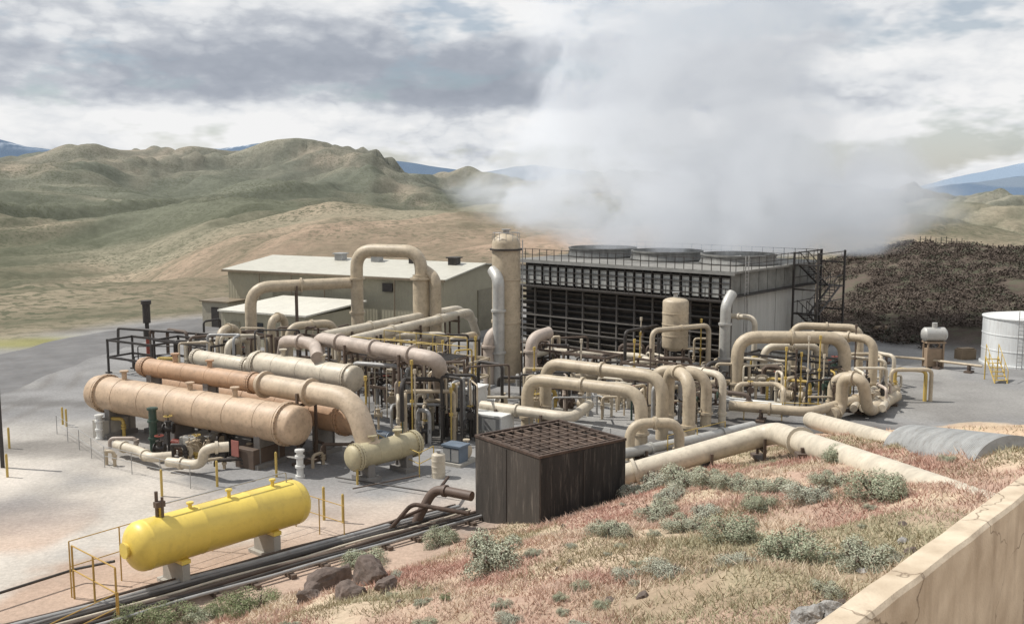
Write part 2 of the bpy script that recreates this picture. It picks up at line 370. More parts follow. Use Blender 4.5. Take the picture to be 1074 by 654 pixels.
def vessel(name,p0,p1,r,mt,label,sad=(.2,.8),bands=5,nozz=(),fl=True,sadmat=None,cat='pressure vessel',group=None):
    sadmat=sadmat or STL
    p0=V(p0);p1=V(p1);d=(p1-p0);Ln=d.length;d.normalize()
    m=M();k=.42*r
    pr=[]
    for i in range(7):
        q=i/6*math.pi/2;pr.append((-k*math.cos(q),max(.02,r*math.sin(q))))
    for i in range(1,bands+1):
        t=Ln*i/(bands+1);pr+=[(t-.06,r),(t-.05,r*1.02),(t+.05,r*1.02),(t+.06,r)]
    for i in range(7):
        q=math.pi/2*(1-i/6);pr.append((Ln+k*math.cos(q),max(.02,r*math.sin(q))))
    m.rev(p0,d,pr,28);o=m.obj(name,mt,label=label,cat=cat,group=group)
    if fl:
        for t in(.045,.955):
            m=M();c=p0.lerp(p1,t);m.rev(c-d*.12,d,[(0,r),(0,r*1.13),(.1,r*1.13),(.11,r*1.05),(.13,r*1.05),(.14,r*1.13),(.24,r*1.13),(.24,r)],28)
            m.obj('flange',mt,parent=o)
            q=V((-d.y,d.x,0));m=M()
            for k2 in range(24):
                a=k2*math.pi/12;e_=(q*math.cos(a)+V((0,0,1))*math.sin(a))*r*1.09;m.cyl(c+e_-d*.15,c+e_+d*.15,.022,6)
            m.obj('bolts',BRN,parent=o,kind='stuff')
    for t in sad:
        c=p0.lerp(p1,t);m=M();g=hz(c.x,c.y);h=c.z-g
        m.box((c.x,c.y,g+h*.5-.1),.28,r*1.3,h-.2,d);m.box((c.x,c.y,g+.12),.8,r*2.1,.24,d)
        for sg in(-1,1):
            q=V((-d.y,d.x,0));m.box(V((c.x,c.y,g+h*.5))+q*sg*r*.66,.4,.08,h*.96,d)
        m.obj('saddle',sadmat,parent=o)
    for t,h in nozz:
        c=p0.lerp(p1,t);m=M();m.rev(c+V((0,0,r*.8)),(0,0,1),[(0,.14),(r*.2+h-.08,.14),(r*.2+h-.08,.24),(r*.2+h,.24)],14);m.obj('nozzle',mt,parent=o)
    return o
def valve(p,r=.18,mt=DRK,d=(1,0,0),wheel=RED):
    p=V(p);d=V(d).normalized();e=empty('valve',p,'flanged gate valve with a round handwheel','valve','valves')
    m=M();m.cyl(p-d*r*1.6,p+d*r*1.6,r);m.cyl(p-d*r*1.7,p-d*r*1.4,r*1.6);m.cyl(p+d*r*1.4,p+d*r*1.7,r*1.6)
    m.cyl(p,p+V((0,0,r*2.2)),r*.8);m.cyl(p+V((0,0,r*2.2)),p+V((0,0,r*2.5)),r*1.2);m.cyl(p+V((0,0,r*2.5)),p+V((0,0,r*4.4)),r*.22);m.cyl(V((p.x,p.y,0)),p,r*.5,8);m.obj('body',mt,parent=e)
    m=M();c=p+V((0,0,r*4));pts=[c+V((math.cos(a)*r*1.3,math.sin(a)*r*1.3,0)) for a in [i*math.pi/6 for i in range(13)]]
    m.tube(pts,r*.13,.01,6)
    for i in range(3):
        a=i*math.pi/3;q=V((math.cos(a)*r*1.3,math.sin(a)*r*1.3,0));m.cyl(c-q,c+q,r*.08,5)
    m.obj('handwheel',wheel,parent=e);return e
def pump(p,d=(1,0,0),s=1.,mt=BLU):
    p=V(p);d=V(d).normalized();e=empty('pump',p,'electric motor and pump on a steel base','pump','motor driven pumps')
    u=V((0,0,1));M().box(p+u*.1*s,1.9*s,.7*s,.2*s,d).obj('base',CONC,parent=e)
    m=M();a=p+u*.55*s-d*.75*s;pr=[(0,.1*s),(.02*s,.27*s)]
    for i in range(10):
        t=.06*s+i*.07*s;pr+=[(t,.30*s),(t+.03*s,.30*s),(t+.035*s,.26*s)]
    pr+=[(.82*s,.27*s),(.85*s,.08*s)];m.rev(a,d,pr,16);m.box(a+d*.4*s-u*.3*s,.6*s,.4*s,.2*s,d);m.obj('motor',mt,parent=e)
    m=M();m.cyl(a+d*.82*s,a+d*1.2*s,.05*s);m.rev(a+d*1.15*s,d,[(0,.12*s),(.05*s,.32*s),(.3*s,.32*s),(.36*s,.15*s)],16);m.cyl(a+d*1.3*s,a+d*1.3*s+u*.6*s,.1*s);m.cyl(a+d*1.3*s+u*.55*s,a+d*1.3*s+u*.62*s,.18*s);m.obj('casing',TAN,parent=e)
    return e
def railing(pts,h=1.1,mt=YEL2,label='yellow steel guard railing beside the pipework',r=.03,step=1.8,name='railing'):
    pts=[V(p) for p in pts];e=empty(name,pts[0],label,'railing','guard railings')
    for k in(1,.55):
        for i in range(len(pts)-1):M().cyl(pts[i]+V((0,0,h*k)),pts[i+1]+V((0,0,h*k)),r*.7,6).obj('rail',mt,parent=e)
    for i in range(len(pts)-1):
        n=max(1,int((pts[i+1]-pts[i]).length/step))
        for k in range(n+(1 if i==len(pts)-2 else 0)):
            p=pts[i].lerp(pts[i+1],k/n);M().cyl(p,p+V((0,0,h)),r,6).obj('post',mt,parent=e)
    return e
def frame(c,lx,ly,h,d,mt=BRN,levels=(1.,),label='open steel pipe rack carrying process lines',rail=False,name='pipe_rack',nx=2):
    c=V(c);d=V(d).normalized();q=V((-d.y,d.x,0));e=empty(name,c,label,'pipe rack','steel pipe racks')
    for i in range(nx):
        for j in(-.5,.5):
            p=c+d*lx*(i/(nx-1)-.5)+q*ly*j;m=M();m.box(p+V((0,0,h/2)),.13,.13,h,d);m.box(p+V((0,0,.05)),.35,.35,.1,d);m.obj('column',mt,parent=e)
    for l in levels:
        m=M();z=V((0,0,h*l-.08))
        for j in(-.5,.5):m.box(c+q*ly*j+z,lx+.2,.1,.16,d)
        for i in range(nx):m.box(c+d*lx*(i/(nx-1)-.5)+z,.1,ly,.14,d)
        m.obj('beam',mt,parent=e)
    if rail:
        m=M();g=c+V((0,0,h+.03))
        k=int(lx/.12)
        for i in range(k):m.box(g+d*lx*((i+.5)/k-.5),.05,ly,.04,d)
        m.obj('grating',DRK,parent=e)
        m=M()
        for j in(-.5,.5):
            for zz in(.55,1.1):m.cyl(g-d*lx/2+q*ly*j+V((0,0,zz)),g+d*lx/2+q*ly*j+V((0,0,zz)),.03,6)
            for i in range(int(lx/1.2)+1):
                p=g+d*(lx*i/int(lx/1.2)-lx/2)+q*ly*j;m.cyl(p,p+V((0,0,1.1)),.03,6)
        m.obj('railing',YEL2,parent=e)
    return e
# ---------------- main building
def building():
    Ld=V((-.895,.447,0));W=V((.447,.895,0));C=V((-6.2,90,0))
    e=empty('warehouse_building',C,'long khaki metal-sided plant building with low gable roof','building')
    Ln,Wd,H,Rg=25.5,15.,5.6,6.5
    def Q(a,b,z):return C+Ld*a+W*b+V((0,0,z))
    m=M();m.add([Q(0,0,-.2),Q(Ln,0,-.2),Q(Ln,Wd,-.2),Q(0,Wd,-.2),Q(0,0,H),Q(Ln,0,H),Q(Ln,Wd,H),Q(0,Wd,H),Q(0,Wd/2,Rg),Q(Ln,Wd/2,Rg)],
      [(0,4,5,1),(2,6,7,3),(0,3,7,8,4),(1,5,9,6,2)]);m.obj('wall',KHAKI,parent=e,flat=True)
    m=M()
    for b0,b1,z0,z1 in((-.4,Wd/2,H+.02,Rg+.09),(Wd+.4,Wd/2,H+.02,Rg+.09)):
        a=[Q(-.4,b0,z0),Q(Ln+.4,b0,z0),Q(Ln+.4,b1,z1),Q(-.4,b1,z1)];n=len(m.v)
        m.add(a+[p-V((0,0,.12)) for p in a],[(0,1,2,3),(7,6,5,4),(0,4,5,1),(1,5,6,2),(2,6,7,3),(3,7,4,0)])
    m.obj('roof',ROOF,parent=e,flat=True)
    m=M();m.box(Q(Ln/2,-.45,H-.12),Ln+.8,.14,.2,Ld);m.obj('gutter',mat('brown_trim',(.20,.16,.11),.6),parent=e)
    for a,w,h in((3,1.,2.1),(18,3.4,3.6),(23.5,1.,2.1)):
        M().box(Q(a,-.05,h/2),w,.09,h,Ld).obj('door',mat('door_paint',(.24,.22,.16),.5),parent=e)
    M().box(Q(-.05,8,2),3.2,.09,4,W).obj('door',MATS['door_paint'],parent=e)
    for a in(2.5,7,11.5,16):
        m=M();m.box(Q(a,Wd*.42,Rg+.2),.9,.9,.7,Ld);m.box(Q(a,Wd*.42,Rg+.6),1.2,1.2,.12,Ld);m.obj('roof_vent',DRK if a<8 else GRY,parent=e)
    for a in range(1,25,4):
        m=M();m.cyl(Q(a,-.5,0),Q(a,-.5,H-.2),.06,8);m.obj('downpipe',MATS['brown_trim'],parent=e)
    for a in(6,13):
        m=M();m.box(Q(a,-.12,H-1.0),1.1,.16,.8,Ld);m.obj('wall_vent',DRK,parent=e)
    C2=V((-17.6,84,0))
    e=empty('annex_building',C2,'small khaki control building with pale flat roof','building')
    def Q(a,b,z):return C2+Ld*a+W*b+V((0,0,z))
    m=M();m.box(Q(4.6,4.2,1.45),9.2,8.4,2.9,Ld);m.obj('wall',KHAKI,parent=e,flat=True)
    m=M();m.add([Q(-.3,-.3,2.95),Q(9.5,-.3,2.95),Q(9.5,8.7,3.35),Q(-.3,8.7,3.35),Q(-.3,-.3,3.1),Q(9.5,-.3,3.1),Q(9.5,8.7,3.5),Q(-.3,8.7,3.5)],[(4,5,6,7),(3,2,1,0),(0,1,5,4),(1,2,6,5),(2,3,7,6),(3,0,4,7)])
    m.obj('roof',mat('pale_roof',(.58,.56,.49),.6,var=.1),parent=e,flat=True)
    for a in(1.6,5.2):M().box(Q(a,-.04,1.7),1.2,.08,.9,Ld).obj('window',GLASS,parent=e)
    M().box(Q(7.7,-.04,1.05),1.,.08,2.1,Ld).obj('door',MATS['door_paint'],parent=e)
    C3=G(240,344);
    e=empty('shed',C3,'little tan shed at the end of the building','shed')
    def Q(a,b,z):return C3+Ld*a+W*b+V((0,0,z))
    M().box(Q(1.7,1.5,1.25),3.4,3,2.5,Ld).obj('wall',mat('tan_siding',(.36,.33,.26),.7,var=.1),parent=e,flat=True)
    M().box(Q(1.7,1.5,2.58),3.8,3.4,.14,Ld).obj('roof',MATS['brown_trim'],parent=e)
    M().box(Q(1.7,-.04,1.),.9,.08,2.,Ld).obj('door',DRK,parent=e)
building()
# ---------------- cooling tower
TC=V((16.1,72.6,0));TL=V((-.76,.65,0)).normalized();TW=V((.65,.76,0)).normalized()
def TQ(a,b,z):return TC+TL*a+TW*b+V((0,0,z))
def tower():
    Ln,Wd,H=20.2,14.7,7.7
    e=empty('cooling_tower',TC,'large timber-louvered cooling tower with three fan stacks','cooling tower')
    M().box(TQ(Ln/2,Wd/2,.3),Ln+.8,Wd+.8,.7,TL).obj('basin',CONC,parent=e)
    M().box(TQ(Ln/2,Wd/2,H/2+.2),Ln-.7,Wd-.7,H-.5,TL).obj('casing',LOUV,parent=e,flat=True)
    nb=12;bw=Ln/nb
    for i in range(nb):
        m=M();a=(i+.5)*bw;k=9
        for j in range(k):
            z=.95+j*(4.45/k);c=TQ(a,.12,z+.16);m.box(c,bw-.14,.46,.05,TL,up=(-TW*-.75+V((0,0,1))).normalized())
        m.obj('louver',LOUV2 if i%5==2 else mat('louver_slat',(.08,.073,.065),.85,var=.5),parent=e,flat=True)
    for i in range(nb+1):
        m=M();m.box(TQ(i*bw,-.02,2.9),.13,.2,5.2,TL);m.obj('post',mat('grey_timber',(.14,.13,.12),.9,var=.3),parent=e)
    m=M()
    for z in(.75,1.9,3.1,4.3,5.45):m.box(TQ(Ln/2,-.16,z),Ln+.1,.08,.1,TL)
    m.obj('rail_beam',MATS['grey_timber'],parent=e)
    for i in range(nb*2):
        a=(i+.5)*bw/2;m=M();m.box(TQ(a,-.14,6.55),bw/2-.26,.06,1.45,TL);m.obj('panel',PANEL,parent=e,flat=True)
    for i in range(nb*2+1):
        m=M();m.box(TQ(i*bw/2,-.22,6.55),.07,.1,2.1,TL);m.obj('stud',DRK,parent=e)
    m=M()
    for z in(6.1,6.9,7.35):m.box(TQ(Ln/2,-.30,z),Ln,.05,.06,TL)
    m.obj('girt',DRK,parent=e)
    M().box(TQ(Ln/2,-.45,5.62),Ln+.3,1.,.08,TL).obj('walkway',DRK,parent=e)
    M().box(TQ(Ln/2,Wd/2,H+.02),Ln+.7,Wd+.7,.16,TL).obj('deck',mat('grey_deck',(.21,.205,.19),.9,var=.25),parent=e)
    M().box(TQ(Ln/2,-.44,H-.06),Ln+.9,.06,.2,TL).obj('fascia',mat('grey_fascia',(.24,.24,.23),.8),parent=e)
    def rl(z0,b,nm,n=20):
        m=M()
        for z in(.45,.9):m.box(TQ(Ln/2,b,z0+z),Ln+.6,.035,.04,TL)
        for i in range(n+1):m.box(TQ(i*Ln/n,b,z0+.47),.045,.045,.95,TL)
        m.obj(nm,DRK,parent=e)
    rl(5.66,-.9,'railing',12);rl(H+.1,-.3,'railing',26);rl(H+.1,Wd+.2,'railing')
    m=M()
    for z in(.45,.9):m.box(TQ(-.3,Wd/2,H+.1+z),.04,Wd+.4,.05,TL)
    for i in range(13):m.box(TQ(-.3,i*Wd/12,H+.57),.04,.04,.95,TL)
    m.obj('railing',DRK,parent=e)
    m=M()
    for i in range(6):m.box(TQ(.12-.03*(i%2),(i+.5)*Wd/6,3.3),.12,Wd/6-.02,5.3,TL)
    m.obj('end_wall',ENDW,parent=e,flat=True)
    m=M()
    for i in range(10):m.box(TQ(.12,(i+.5)*Wd/10,6.8),.1,Wd/10-.08,1.6,TL)
    m.obj('end_panel',mat('grey_green_panel',(.19,.19,.175),.7,var=.3),parent=e,flat=True)
    M().box(TQ(-.25,Wd/2,5.97),.6,Wd+.4,.1,TL).obj('walkway',DRK,parent=e)
    for i in range(3):
        c=TQ(3.4+i*6.7,Wd/2,H+.1);m=M()
        pr=[(0,3.1),(.1,3.15),(.35,3.0),(.62,2.98),(.66,3.06),(.8,3.06),(.8,2.9),(.4,2.88),(0,2.95)]
        m.rev(c,(0,0,1),pr,30,cap=(False,False))
        s=m.obj('fan_stack',mat('stack_fibreglass',(.20,.20,.19),.7,var=.3,streak=2),parent=e,flat=True)
        m=M();m.cyl(c+V((0,0,.2)),c+V((0,0,.6)),.35)
        for k in range(6):
            q=k*math.pi/3+.3;dd=V((math.cos(q),math.sin(q),0));m.box(c+dd*1.55+V((0,0,.42)),2.5,.42,.05,dd,up=(V((0,0,1))+V((-dd.y,dd.x,0))*.3).normalized())
        f=m.obj('fan',GRY,parent=s)
    st=M();b0=Wd*.62
    for aa in(-.6,-2.6):
        for bb in(b0,b0+5.2):st.box(TQ(aa,bb,4.4),.14,.14,8.8,TL)
    for lv in range(4):
        z0=lv*1.95;f=1 if lv%2 else -1
        p0=TQ(-1.1 if lv%2 else -2.1,b0+(4.6 if f>0 else .6),z0);p1=TQ(-1.1 if lv%2 else -2.1,b0+(.6 if f>0 else 4.6),z0+1.95)
        for s_ in(-.4,.4):st.cyl(p0+TL*s_,p1+TL*s_,.08,6);st.cyl(p0+TL*s_+V((0,0,1)),p1+TL*s_+V((0,0,1)),.035,5)
        for k in range(10):st.box(p0.lerp(p1,(k+.5)/10),.8,.25,.04,TL)
        for k in range(5):
            for s_ in(-.4,.4):
                q=p0.lerp(p1,k/4)+TL*s_;st.cyl(q,q+V((0,0,1)),.03,5)
        st.box(TQ(-1.6,b0+(.3 if f>0 else 4.9),z0+1.95),2.1,.7,.06,TL)
    for z in(1.95,3.9,5.85,7.8):
        for bb in(b0,b0+5.2):st.box(TQ(-1.6,bb,z),2.1,.08,.12,TL)
        for aa in(-.6,-2.6):st.box(TQ(aa,b0+2.6,z+.9),.06,5.2,.06,TL)
    st.obj('stair',DRK,parent=e)
    m=M();m.cyl(TQ(-.45,1.2,0),TQ(-.45,1.2,8.9),.04,5);m.cyl(TQ(-.45,1.7,0),TQ(-.45,1.7,8.9),.04,5)
    for k in range(28):m.cyl(TQ(-.45,1.2,.3+k*.3),TQ(-.45,1.7,.3+k*.3),.02,5)
    m.obj('ladder',GRY,parent=e)
tower()
a=G(759,400);pipeline('riser_pipe',[a,V((a.x,a.y,5.6)),V((a.x,a.y,6.3))+TW*.9],.38,SIL,'pale clad riser pipe at the corner of the cooling tower',fl=[(0,.3),(0,.75)])
a=G(523,402);pipeline('riser_pipe',[a,V((a.x,a.y,7.5)),V((a.x-.4,a.y+1.0,8.0))],.42,SIL,'pale clad riser pipe standing beside the tall column',fl=[(0,.3),(0,.7)])
# ---------------- tall column
def column():
    p=G(531,398);p=V((p.x,p.y,0));r=1.02;e=empty('scrubber_column',p,'tall tan cylindrical column with domed top','column')
    pr=[(0,r*1.2),(.2,r*1.2),(.22,r),(4.2,r),(4.22,r*1.06),(4.4,r*1.06),(4.42,r),(7.3,r),(7.32,r*1.05),(7.42,r*1.05),(7.44,r),(9.9,r)]
    for i in range(1,7):
        q=i/6*math.pi/2;pr.append((9.9+.75*math.sin(q),max(.03,r*math.cos(q))))
    M().rev(p,(0,0,1),pr,32).obj('shell',TAN,parent=e)
    m=M();m.rev(p+V((0,0,9.45)),(0,0,1),[(0,r+.02),(0,r+.16),(.12,r+.16),(.12,r+.02)],32,cap=(False,False));m.obj('band',DRK,parent=e)
    m=M();m.rev(p+V((0,0,10.5)),(0,0,1),[(0,.22),(.35,.22),(.35,.33),(.45,.33)],14);m.obj('nozzle',GRY,parent=e)
    m=M()
    for k in range(12):
        q=k*math.pi/6;m.cyl(p+V((math.cos(q)*.95,math.sin(q)*.95,10.1)),p+V((math.cos(q)*.95,math.sin(q)*.95,10.7)),.02,5)
    m.tube([p+V((math.cos(k*math.pi/10)*.95,math.sin(k*math.pi/10)*.95,10.7)) for k in range(21)],.02,.05,5)
    m.obj('railing',GRY,parent=e)
    m=M()
    for s in(-.22,.22):m.cyl(p+V((r+.15,s-.5,0)),p+V((r+.15,s-.5,10.2)),.035,5)
    for k in range(32):m.cyl(p+V((r+.15,-.72,.3+k*.3)),p+V((r+.15,-.28,.3+k*.3)),.02,5)
    m.obj('ladder',GRY,parent=e)
column()
def vtank(p,r,h,mt,label,cat='tank',leg=0,name='vertical_tank'):
    e=empty(name,p,label,cat);z=leg;pr=[]
    if leg:
        for i in range(6):
            q=i/5*math.pi/2;pr.append((z-.4*r*math.cos(q),max(.02,r*math.sin(q))))
    else: pr=[(0,r)]
    for k in range(1,4):pr+=[(z+h*k/4-.05,r),(z+h*k/4-.04,r*1.03),(z+h*k/4+.04,r*1.03),(z+h*k/4+.05,r)]
    for i in range(6):
        q=i/5*math.pi/2;pr.append((z+h+.35*r*math.sin(q),max(.02,r*math.cos(q))))
    M().rev(p,(0,0,1),pr,28).obj('shell',mt,parent=e)
    if leg:
        for k in range(4):
            q=k*math.pi/2+.5;M().cyl(V(p)+V((math.cos(q)*r*.9,math.sin(q)*r*.9,0)),V(p)+V((math.cos(q)*r*.9,math.sin(q)*r*.9,leg+.3)),.08,8).obj('leg',BRN,parent=e)
    m=M();t=V(p)+V((0,0,z+h));m.rev(t+V((0,0,.2*r)),(0,0,1),[(0,.12*r+.05),(.5*r,.12*r+.05),(.5*r,.2*r+.08),(.56*r,.2*r+.08)],14);m.obj('nozzle',GRY,parent=e)
    return e
vtank(G(707,400),.93,3.2,TAN,'tan vertical separator tank standing on steel legs',leg=2.6)
vtank(G(460,500),.33,1.1,TAN2,'small pale tan upright drum on the yard')
# ---------------- big left arches
b1=G(376,380);b2=G(443,384);
pipeline('steam_pipe',[b1,V((b1.x,b1.y,9.0)),V((b2.x,b2.y,9.0)),V((b2.x,b2.y,4.))],.50,TAN,'tall tan pipe arch rising above the plant',bend=1.5,fl=[(0,.45),(0,.75),(2,.5)])
pipeline('steam_pipe',[V((b2.x+.0,b2.y,7.2)),b2],.68,TAN,'wide tan lower leg of the tall pipe arch',fl=[(0,.04),(0,.5)])
b0=G(265,386);pipeline('steam_pipe',[b0,V((b0.x,b0.y,6.3)),V((b1.x-.5,b1.y,6.4))],.45,TAN,'tan pipe rising then running level to the arch',bend=1.6,fl=[(0,.4),(1,.5)],sup=[(1,.45)])
pipeline('steam_pipe',[G(340,352,4),G(480,324,4),G(497,336,2)],.34,TAN2,'pale tan process pipe running across the yard',fl=[(0,.3),(0,.7)],sup=[(0,.15),(0,.5),(0,.85)],bend=1.)
pipeline('steam_pipe',[G(366,372,1.5),G(368,357,4),G(492,327,4),G(500,350,1.)],.34,TAN2,'pale tan process pipe running across the yard',fl=[(1,.3),(1,.7)],sup=[(1,.15),(1,.5),(1,.85)],bend=1.)
a=G(458,385);pipeline('steam_pipe',[a,V((a.x,a.y,7)),V((a.x-1,a.y+.8,7.6))],.42,TAN,'tan vertical pipe beside the arch',fl=[(0,.3),(0,.6)])
for (u1,v1,u2,v2,z,r,m_) in [(232,398,250,392,3.6,.32,TAN),(286,392,300,388,4.2,.3,TAN),(240,405,262,398,3.1,.25,TAN2),(304,398,352,392,3.9,.3,TAN),(355,400,470,396,3.2,.26,TAN2),(470,408,500,398,3.4,.22,TAN)]:
    loop(u1,v1,u2,v2,z,r,m_)
for u,v,z,r in((513,402,3.6,.42),(557,408,3.6,.42)):
    a=G(u,v);pipeline('elbow_pipe',[a,V((a.x,a.y,z)),V((a.x+1.3,a.y+1.2,z+.2))],r,SAL,'grey-pink clad elbow pipe rising from the yard',fl=[(0,.4),(0,.75)],group='clad elbow pipes',bend=.9)
# ---------------- vessels
V1a=G(104,411,2.3);V1b=G(312,446,2.3)
v1=vessel('heat_exchanger',V1a,V1b,.98,ORG,'long sandy-tan horizontal heat exchanger shell with flanged ends',sad=(.1,.45,.86),bands=6,nozz=((.15,.5),(.5,.4),(.72,.5)),group='horizontal heat exchangers')
vessel('heat_exchanger',V1a+V((2.6,2.9,-.1)),V1b+V((2.6,2.0,-.1)),.9,ORG2,'orange-tan heat exchanger shell behind the longer shell',sad=(.3,.85),bands=5,group='horizontal heat exchangers')
V2a=G(150,384,3.7);V2b=G(272,402,3.7);V2c=G(372,419,3.7)
vessel('heat_exchanger',V2a,V2b,.52,ORG2,'slim orange-tan exchanger shell raised on steel stools',sad=(.1,.6),bands=4,nozz=((.3,.5),(.6,.4)),group='horizontal heat exchangers')
pipeline('steam_pipe',[V2b+(V2c-V2b)*.02,V2c,V((V2c.x+.8,V2c.y-.6,1.2))],.56,mat('light_sandy_tan',(.51,.41,.30),.55,dirt=.45),'sandy-tan pipe elbowing down from the orange shell',bend=1.4,fl=[(0,.05),(0,.55),(1,.85)],sup=[(0,.5)])
vessel('pressure_vessel',G(268,381,3.0),G(372,397,3.0),.76,TAN2,'pale tan horizontal vessel on saddles',bands=3,nozz=((.3,.4),(.7,.4)),group='horizontal pressure vessels')
vessel('pressure_vessel',G(205,374,2.8),G(262,384,2.8),.5,TAN2,'small pale tan horizontal vessel on saddles',bands=2,group='horizontal pressure vessels')
vessel('pressure_vessel',G(370,480,1.25),G(436,464,1.25),.60,mat('olive_tan_paint',(.42,.37,.24),.55),'olive-tan horizontal drum with flanged cover',bands=2,nozz=((.3,.3),(.7,.3)),group='horizontal pressure vessels')
pipeline('steam_pipe',[G(296,372,2.6),G(299,357,4.5),G(330,360,4.5),G(333,375,4.),],.38,SAL,'dull pinkish pipe bridging the exchangers',fl=[(1,.5)],bend=.9)
s0=G(334,380,3.2);pipeline('steam_pipe',[s0,V((s0.x,s0.y,4.7)),G(460,377,4.7),G(463,412,2.)],.43,SAL,'dull pinkish overhead pipe with flanged joints',fl=[(1,.2),(1,.5),(1,.8)],bend=1.1,sup=[(1,.3),(1,.75)])
dV=(V1b-V1a);dV.z=0;dV.normalize();qV=V((-dV.y,dV.x,0))
for (u,v,h,r,mt) in((162,478,2.6,.2,GRN),(105,460,1.4,.17,WHT),(315,500,1.4,.17,WHT)):
    p=G(u,v);e=empty('stanchion',p,'upright pipe stanchion with flanges beside the heat exchanger','stanchion','pipe stanchions')
    M().cyl(p,p+V((0,0,h)),r,16).obj('pipe',mt,parent=e)
    for z in(0,h*.35,h*.7,h-.12):M().cyl(p+V((0,0,z)),p+V((0,0,z+.1)),r*1.4,16).obj('flange',mt,parent=e)
pipeline('steam_pipe',[G(122,466,.6),G(150,474,.6),G(156,480,.6),G(180,478,.6)],.24,TAN2,'low pale tan drain pipe beneath the exchanger',fl=[(0,.3),(1,.5)])
pipeline('steam_pipe',[G(176,484,.5),G(212,488,.5),G(214,470,1.6),G(240,468,1.6)],.24,TAN2,'low pale tan drain pipe with upward elbow',fl=[(0,.4),(2,.5)])
for t,w in((.08,.9),(.55,1.0),(.83,1.3)):
    c=V1a.lerp(V1b,t);m=M();m.box((c.x,c.y,.5),w,2.2,1.0,dV);o=m.obj('support_block',CONC if t<.7 else BRN,label='square support pier under the heat exchanger',cat='support',group='support piers',bevel=.03)
p=V1a.lerp(V1b,.80)-qV*1.25;M().box((p.x,p.y,1.0),.5,.05,.8,dV).obj('notice_board',mat('faded_red',(.34,.13,.11),.6),label='faded red notice plate fixed beside the support pier',cat='sign')
for (u,v,lx,ly,h) in((150,392,5,2.2,2.6),(205,398,6,2.2,2.9),(255,395,4,2,3.2),(330,402,5,2.4,3.3)):
    frame(G(u,v),lx,ly,h,dV,mt=DRK if u<220 else BRN,levels=(.5,1.))
pipeline('black_pipe',[G(124,372,.2),G(124,344,3.),G(245,352,3.),G(247,372,.5)],.11,DRK,'thin black pipe carried across a pipe rack',bend=.3,sup=[(1,.3),(1,.7)])
p=G(156,380);e=empty('relief_stack',p,'dark relief stack with red valve body','stack')
M().cyl(p,p+V((0,0,4.4)),.14).obj('pipe',RED,parent=e);m=M();m.rev(p+V((0,0,2)),(0,0,1),[(0,.16),(0,.3),(.6,.3),(.6,.16),(1.2,.16),(1.2,.3),(2.7,.3),(2.7,.4),(3.,.4)],14);m.obj('head',DRK,parent=e)
# ---------------- process skid zone
rng=random.Random(3)
frame(G(430,432),6.5,3.2,3.6,dV,mt=BRN,levels=(.5,1.),rail=True,nx=3,label='steel equipment platform with yellow guard rails')
frame(G(398,410),5,2.6,3.4,dV,mt=TAN,levels=(.6,1.),nx=3)
frame(G(475,420),4,2.6,2.9,dV,mt=TAN,levels=(.6,1.),nx=2)
thin=[TAN2,TAN,SAL,GRY,DRK,YEL2,BRN]
def smallpipe(a,b,z,r,mt):
    a=V(a);b=V(b);k=rng.random()
    pts=[a,V((a.x,a.y,z))]
    if k<.5: pts+= [V((b.x,a.y,z))]
    pts+=[V((b.x,b.y,z)),V((b.x,b.y,.0 if rng.random()<.7 else z*.4))]
    o=M().tube(pts,r,r*3,10).obj('process_pipe',mt,label=('dark' if mt in(DRK,BRN) else 'painted')+' small bore process pipe with right-angle bends',cat='pipe',group='small process pipes')
    for dz in(0,.16):
        m=M();flange(m,V((a.x,a.y,z*.5+dz)),(0,0,1),r*1.2,.1);m.obj('flange',mt,parent=o)
def cluster(u0,u1,v0,v1,n,zr_=(.7,3.),rr=(.05,.16),dx=3.,mats=thin,wts=(4,5,1,3,6,1.2,6)):
    for i in range(n):
        a=G(rng.uniform(u0,u1),rng.uniform(v0,v1));b=a+V((rng.uniform(-dx,dx),rng.uniform(-dx*.6,dx*.6),0))
        smallpipe(a,b,rng.uniform(*zr_),rng.uniform(*rr),rng.choices(mats,wts)[0])
cluster(392,505,408,466,66,(1.,4.2),(.03,.13))
cluster(180,390,385,412,54,(1.,3.9),(.04,.14))
cluster(545,770,395,447,66,(.6,2.5),(.04,.15))
cluster(500,770,376,398,34,(.8,3.),(.05,.16))
cluster(770,940,400,434,48,(.6,2.6),(.04,.17))
cluster(120,350,455,492,26,(.4,1.3),(.03,.1),1.5)
for (u0,u1,v0,v1,n) in((392,505,410,470,24),(545,760,400,445,22),(775,930,400,432,14),(130,340,470,492,10),(200,380,385,400,8)):
    for i in range(n):
        p=G(rng.uniform(u0,u1),rng.uniform(v0,v1));valve(p+V((0,0,rng.uniform(.5,1.6))),rng.uniform(.10,.19),rng.choice([DRK,BRN,TAN,DRK,GRN]),(rng.choice([(1,0,0),(0,1,0)])),rng.choice([RED,DRK,YEL2,GRY]))
for u,v,s,m_ in((408,470,1.1,BLU),(480,482,1.,BRN),(520,430,1.,GRY),(600,432,1.1,BRN),(640,425,1.,TAN),(730,430,1.1,GRN),(560,425,1.,BRN),(830,424,1.1,TAN),(905,430,1.,BRN),(225,470,.9,BRN),(255,484,.9,DRK),(190,474,.8,RED)):
    pump(G(u,v),dV,s,m_)
for i in range(44):
    u=rng.uniform(380,505) if i<28 else rng.uniform(545,900);p=G(u,rng.uniform(410,470) if i<28 else rng.uniform(398,432));h=rng.uniform(2.5,5.0)
    m=M();m.rev(p,(0,0,1),[(0,.045),(h*.5,.045),(h*.5,.11),(h*.5+.15,.11),(h*.5+.15,.045),(h-.25,.045),(h-.25,.09),(h,.09)],8)
    m.obj('vent_pipe',rng.choice([YEL2,YEL2,TAN2,TAN2,DRK,BRN]),label='slim upright vent pipe among the process skids',cat='pipe',group='upright vent pipes')
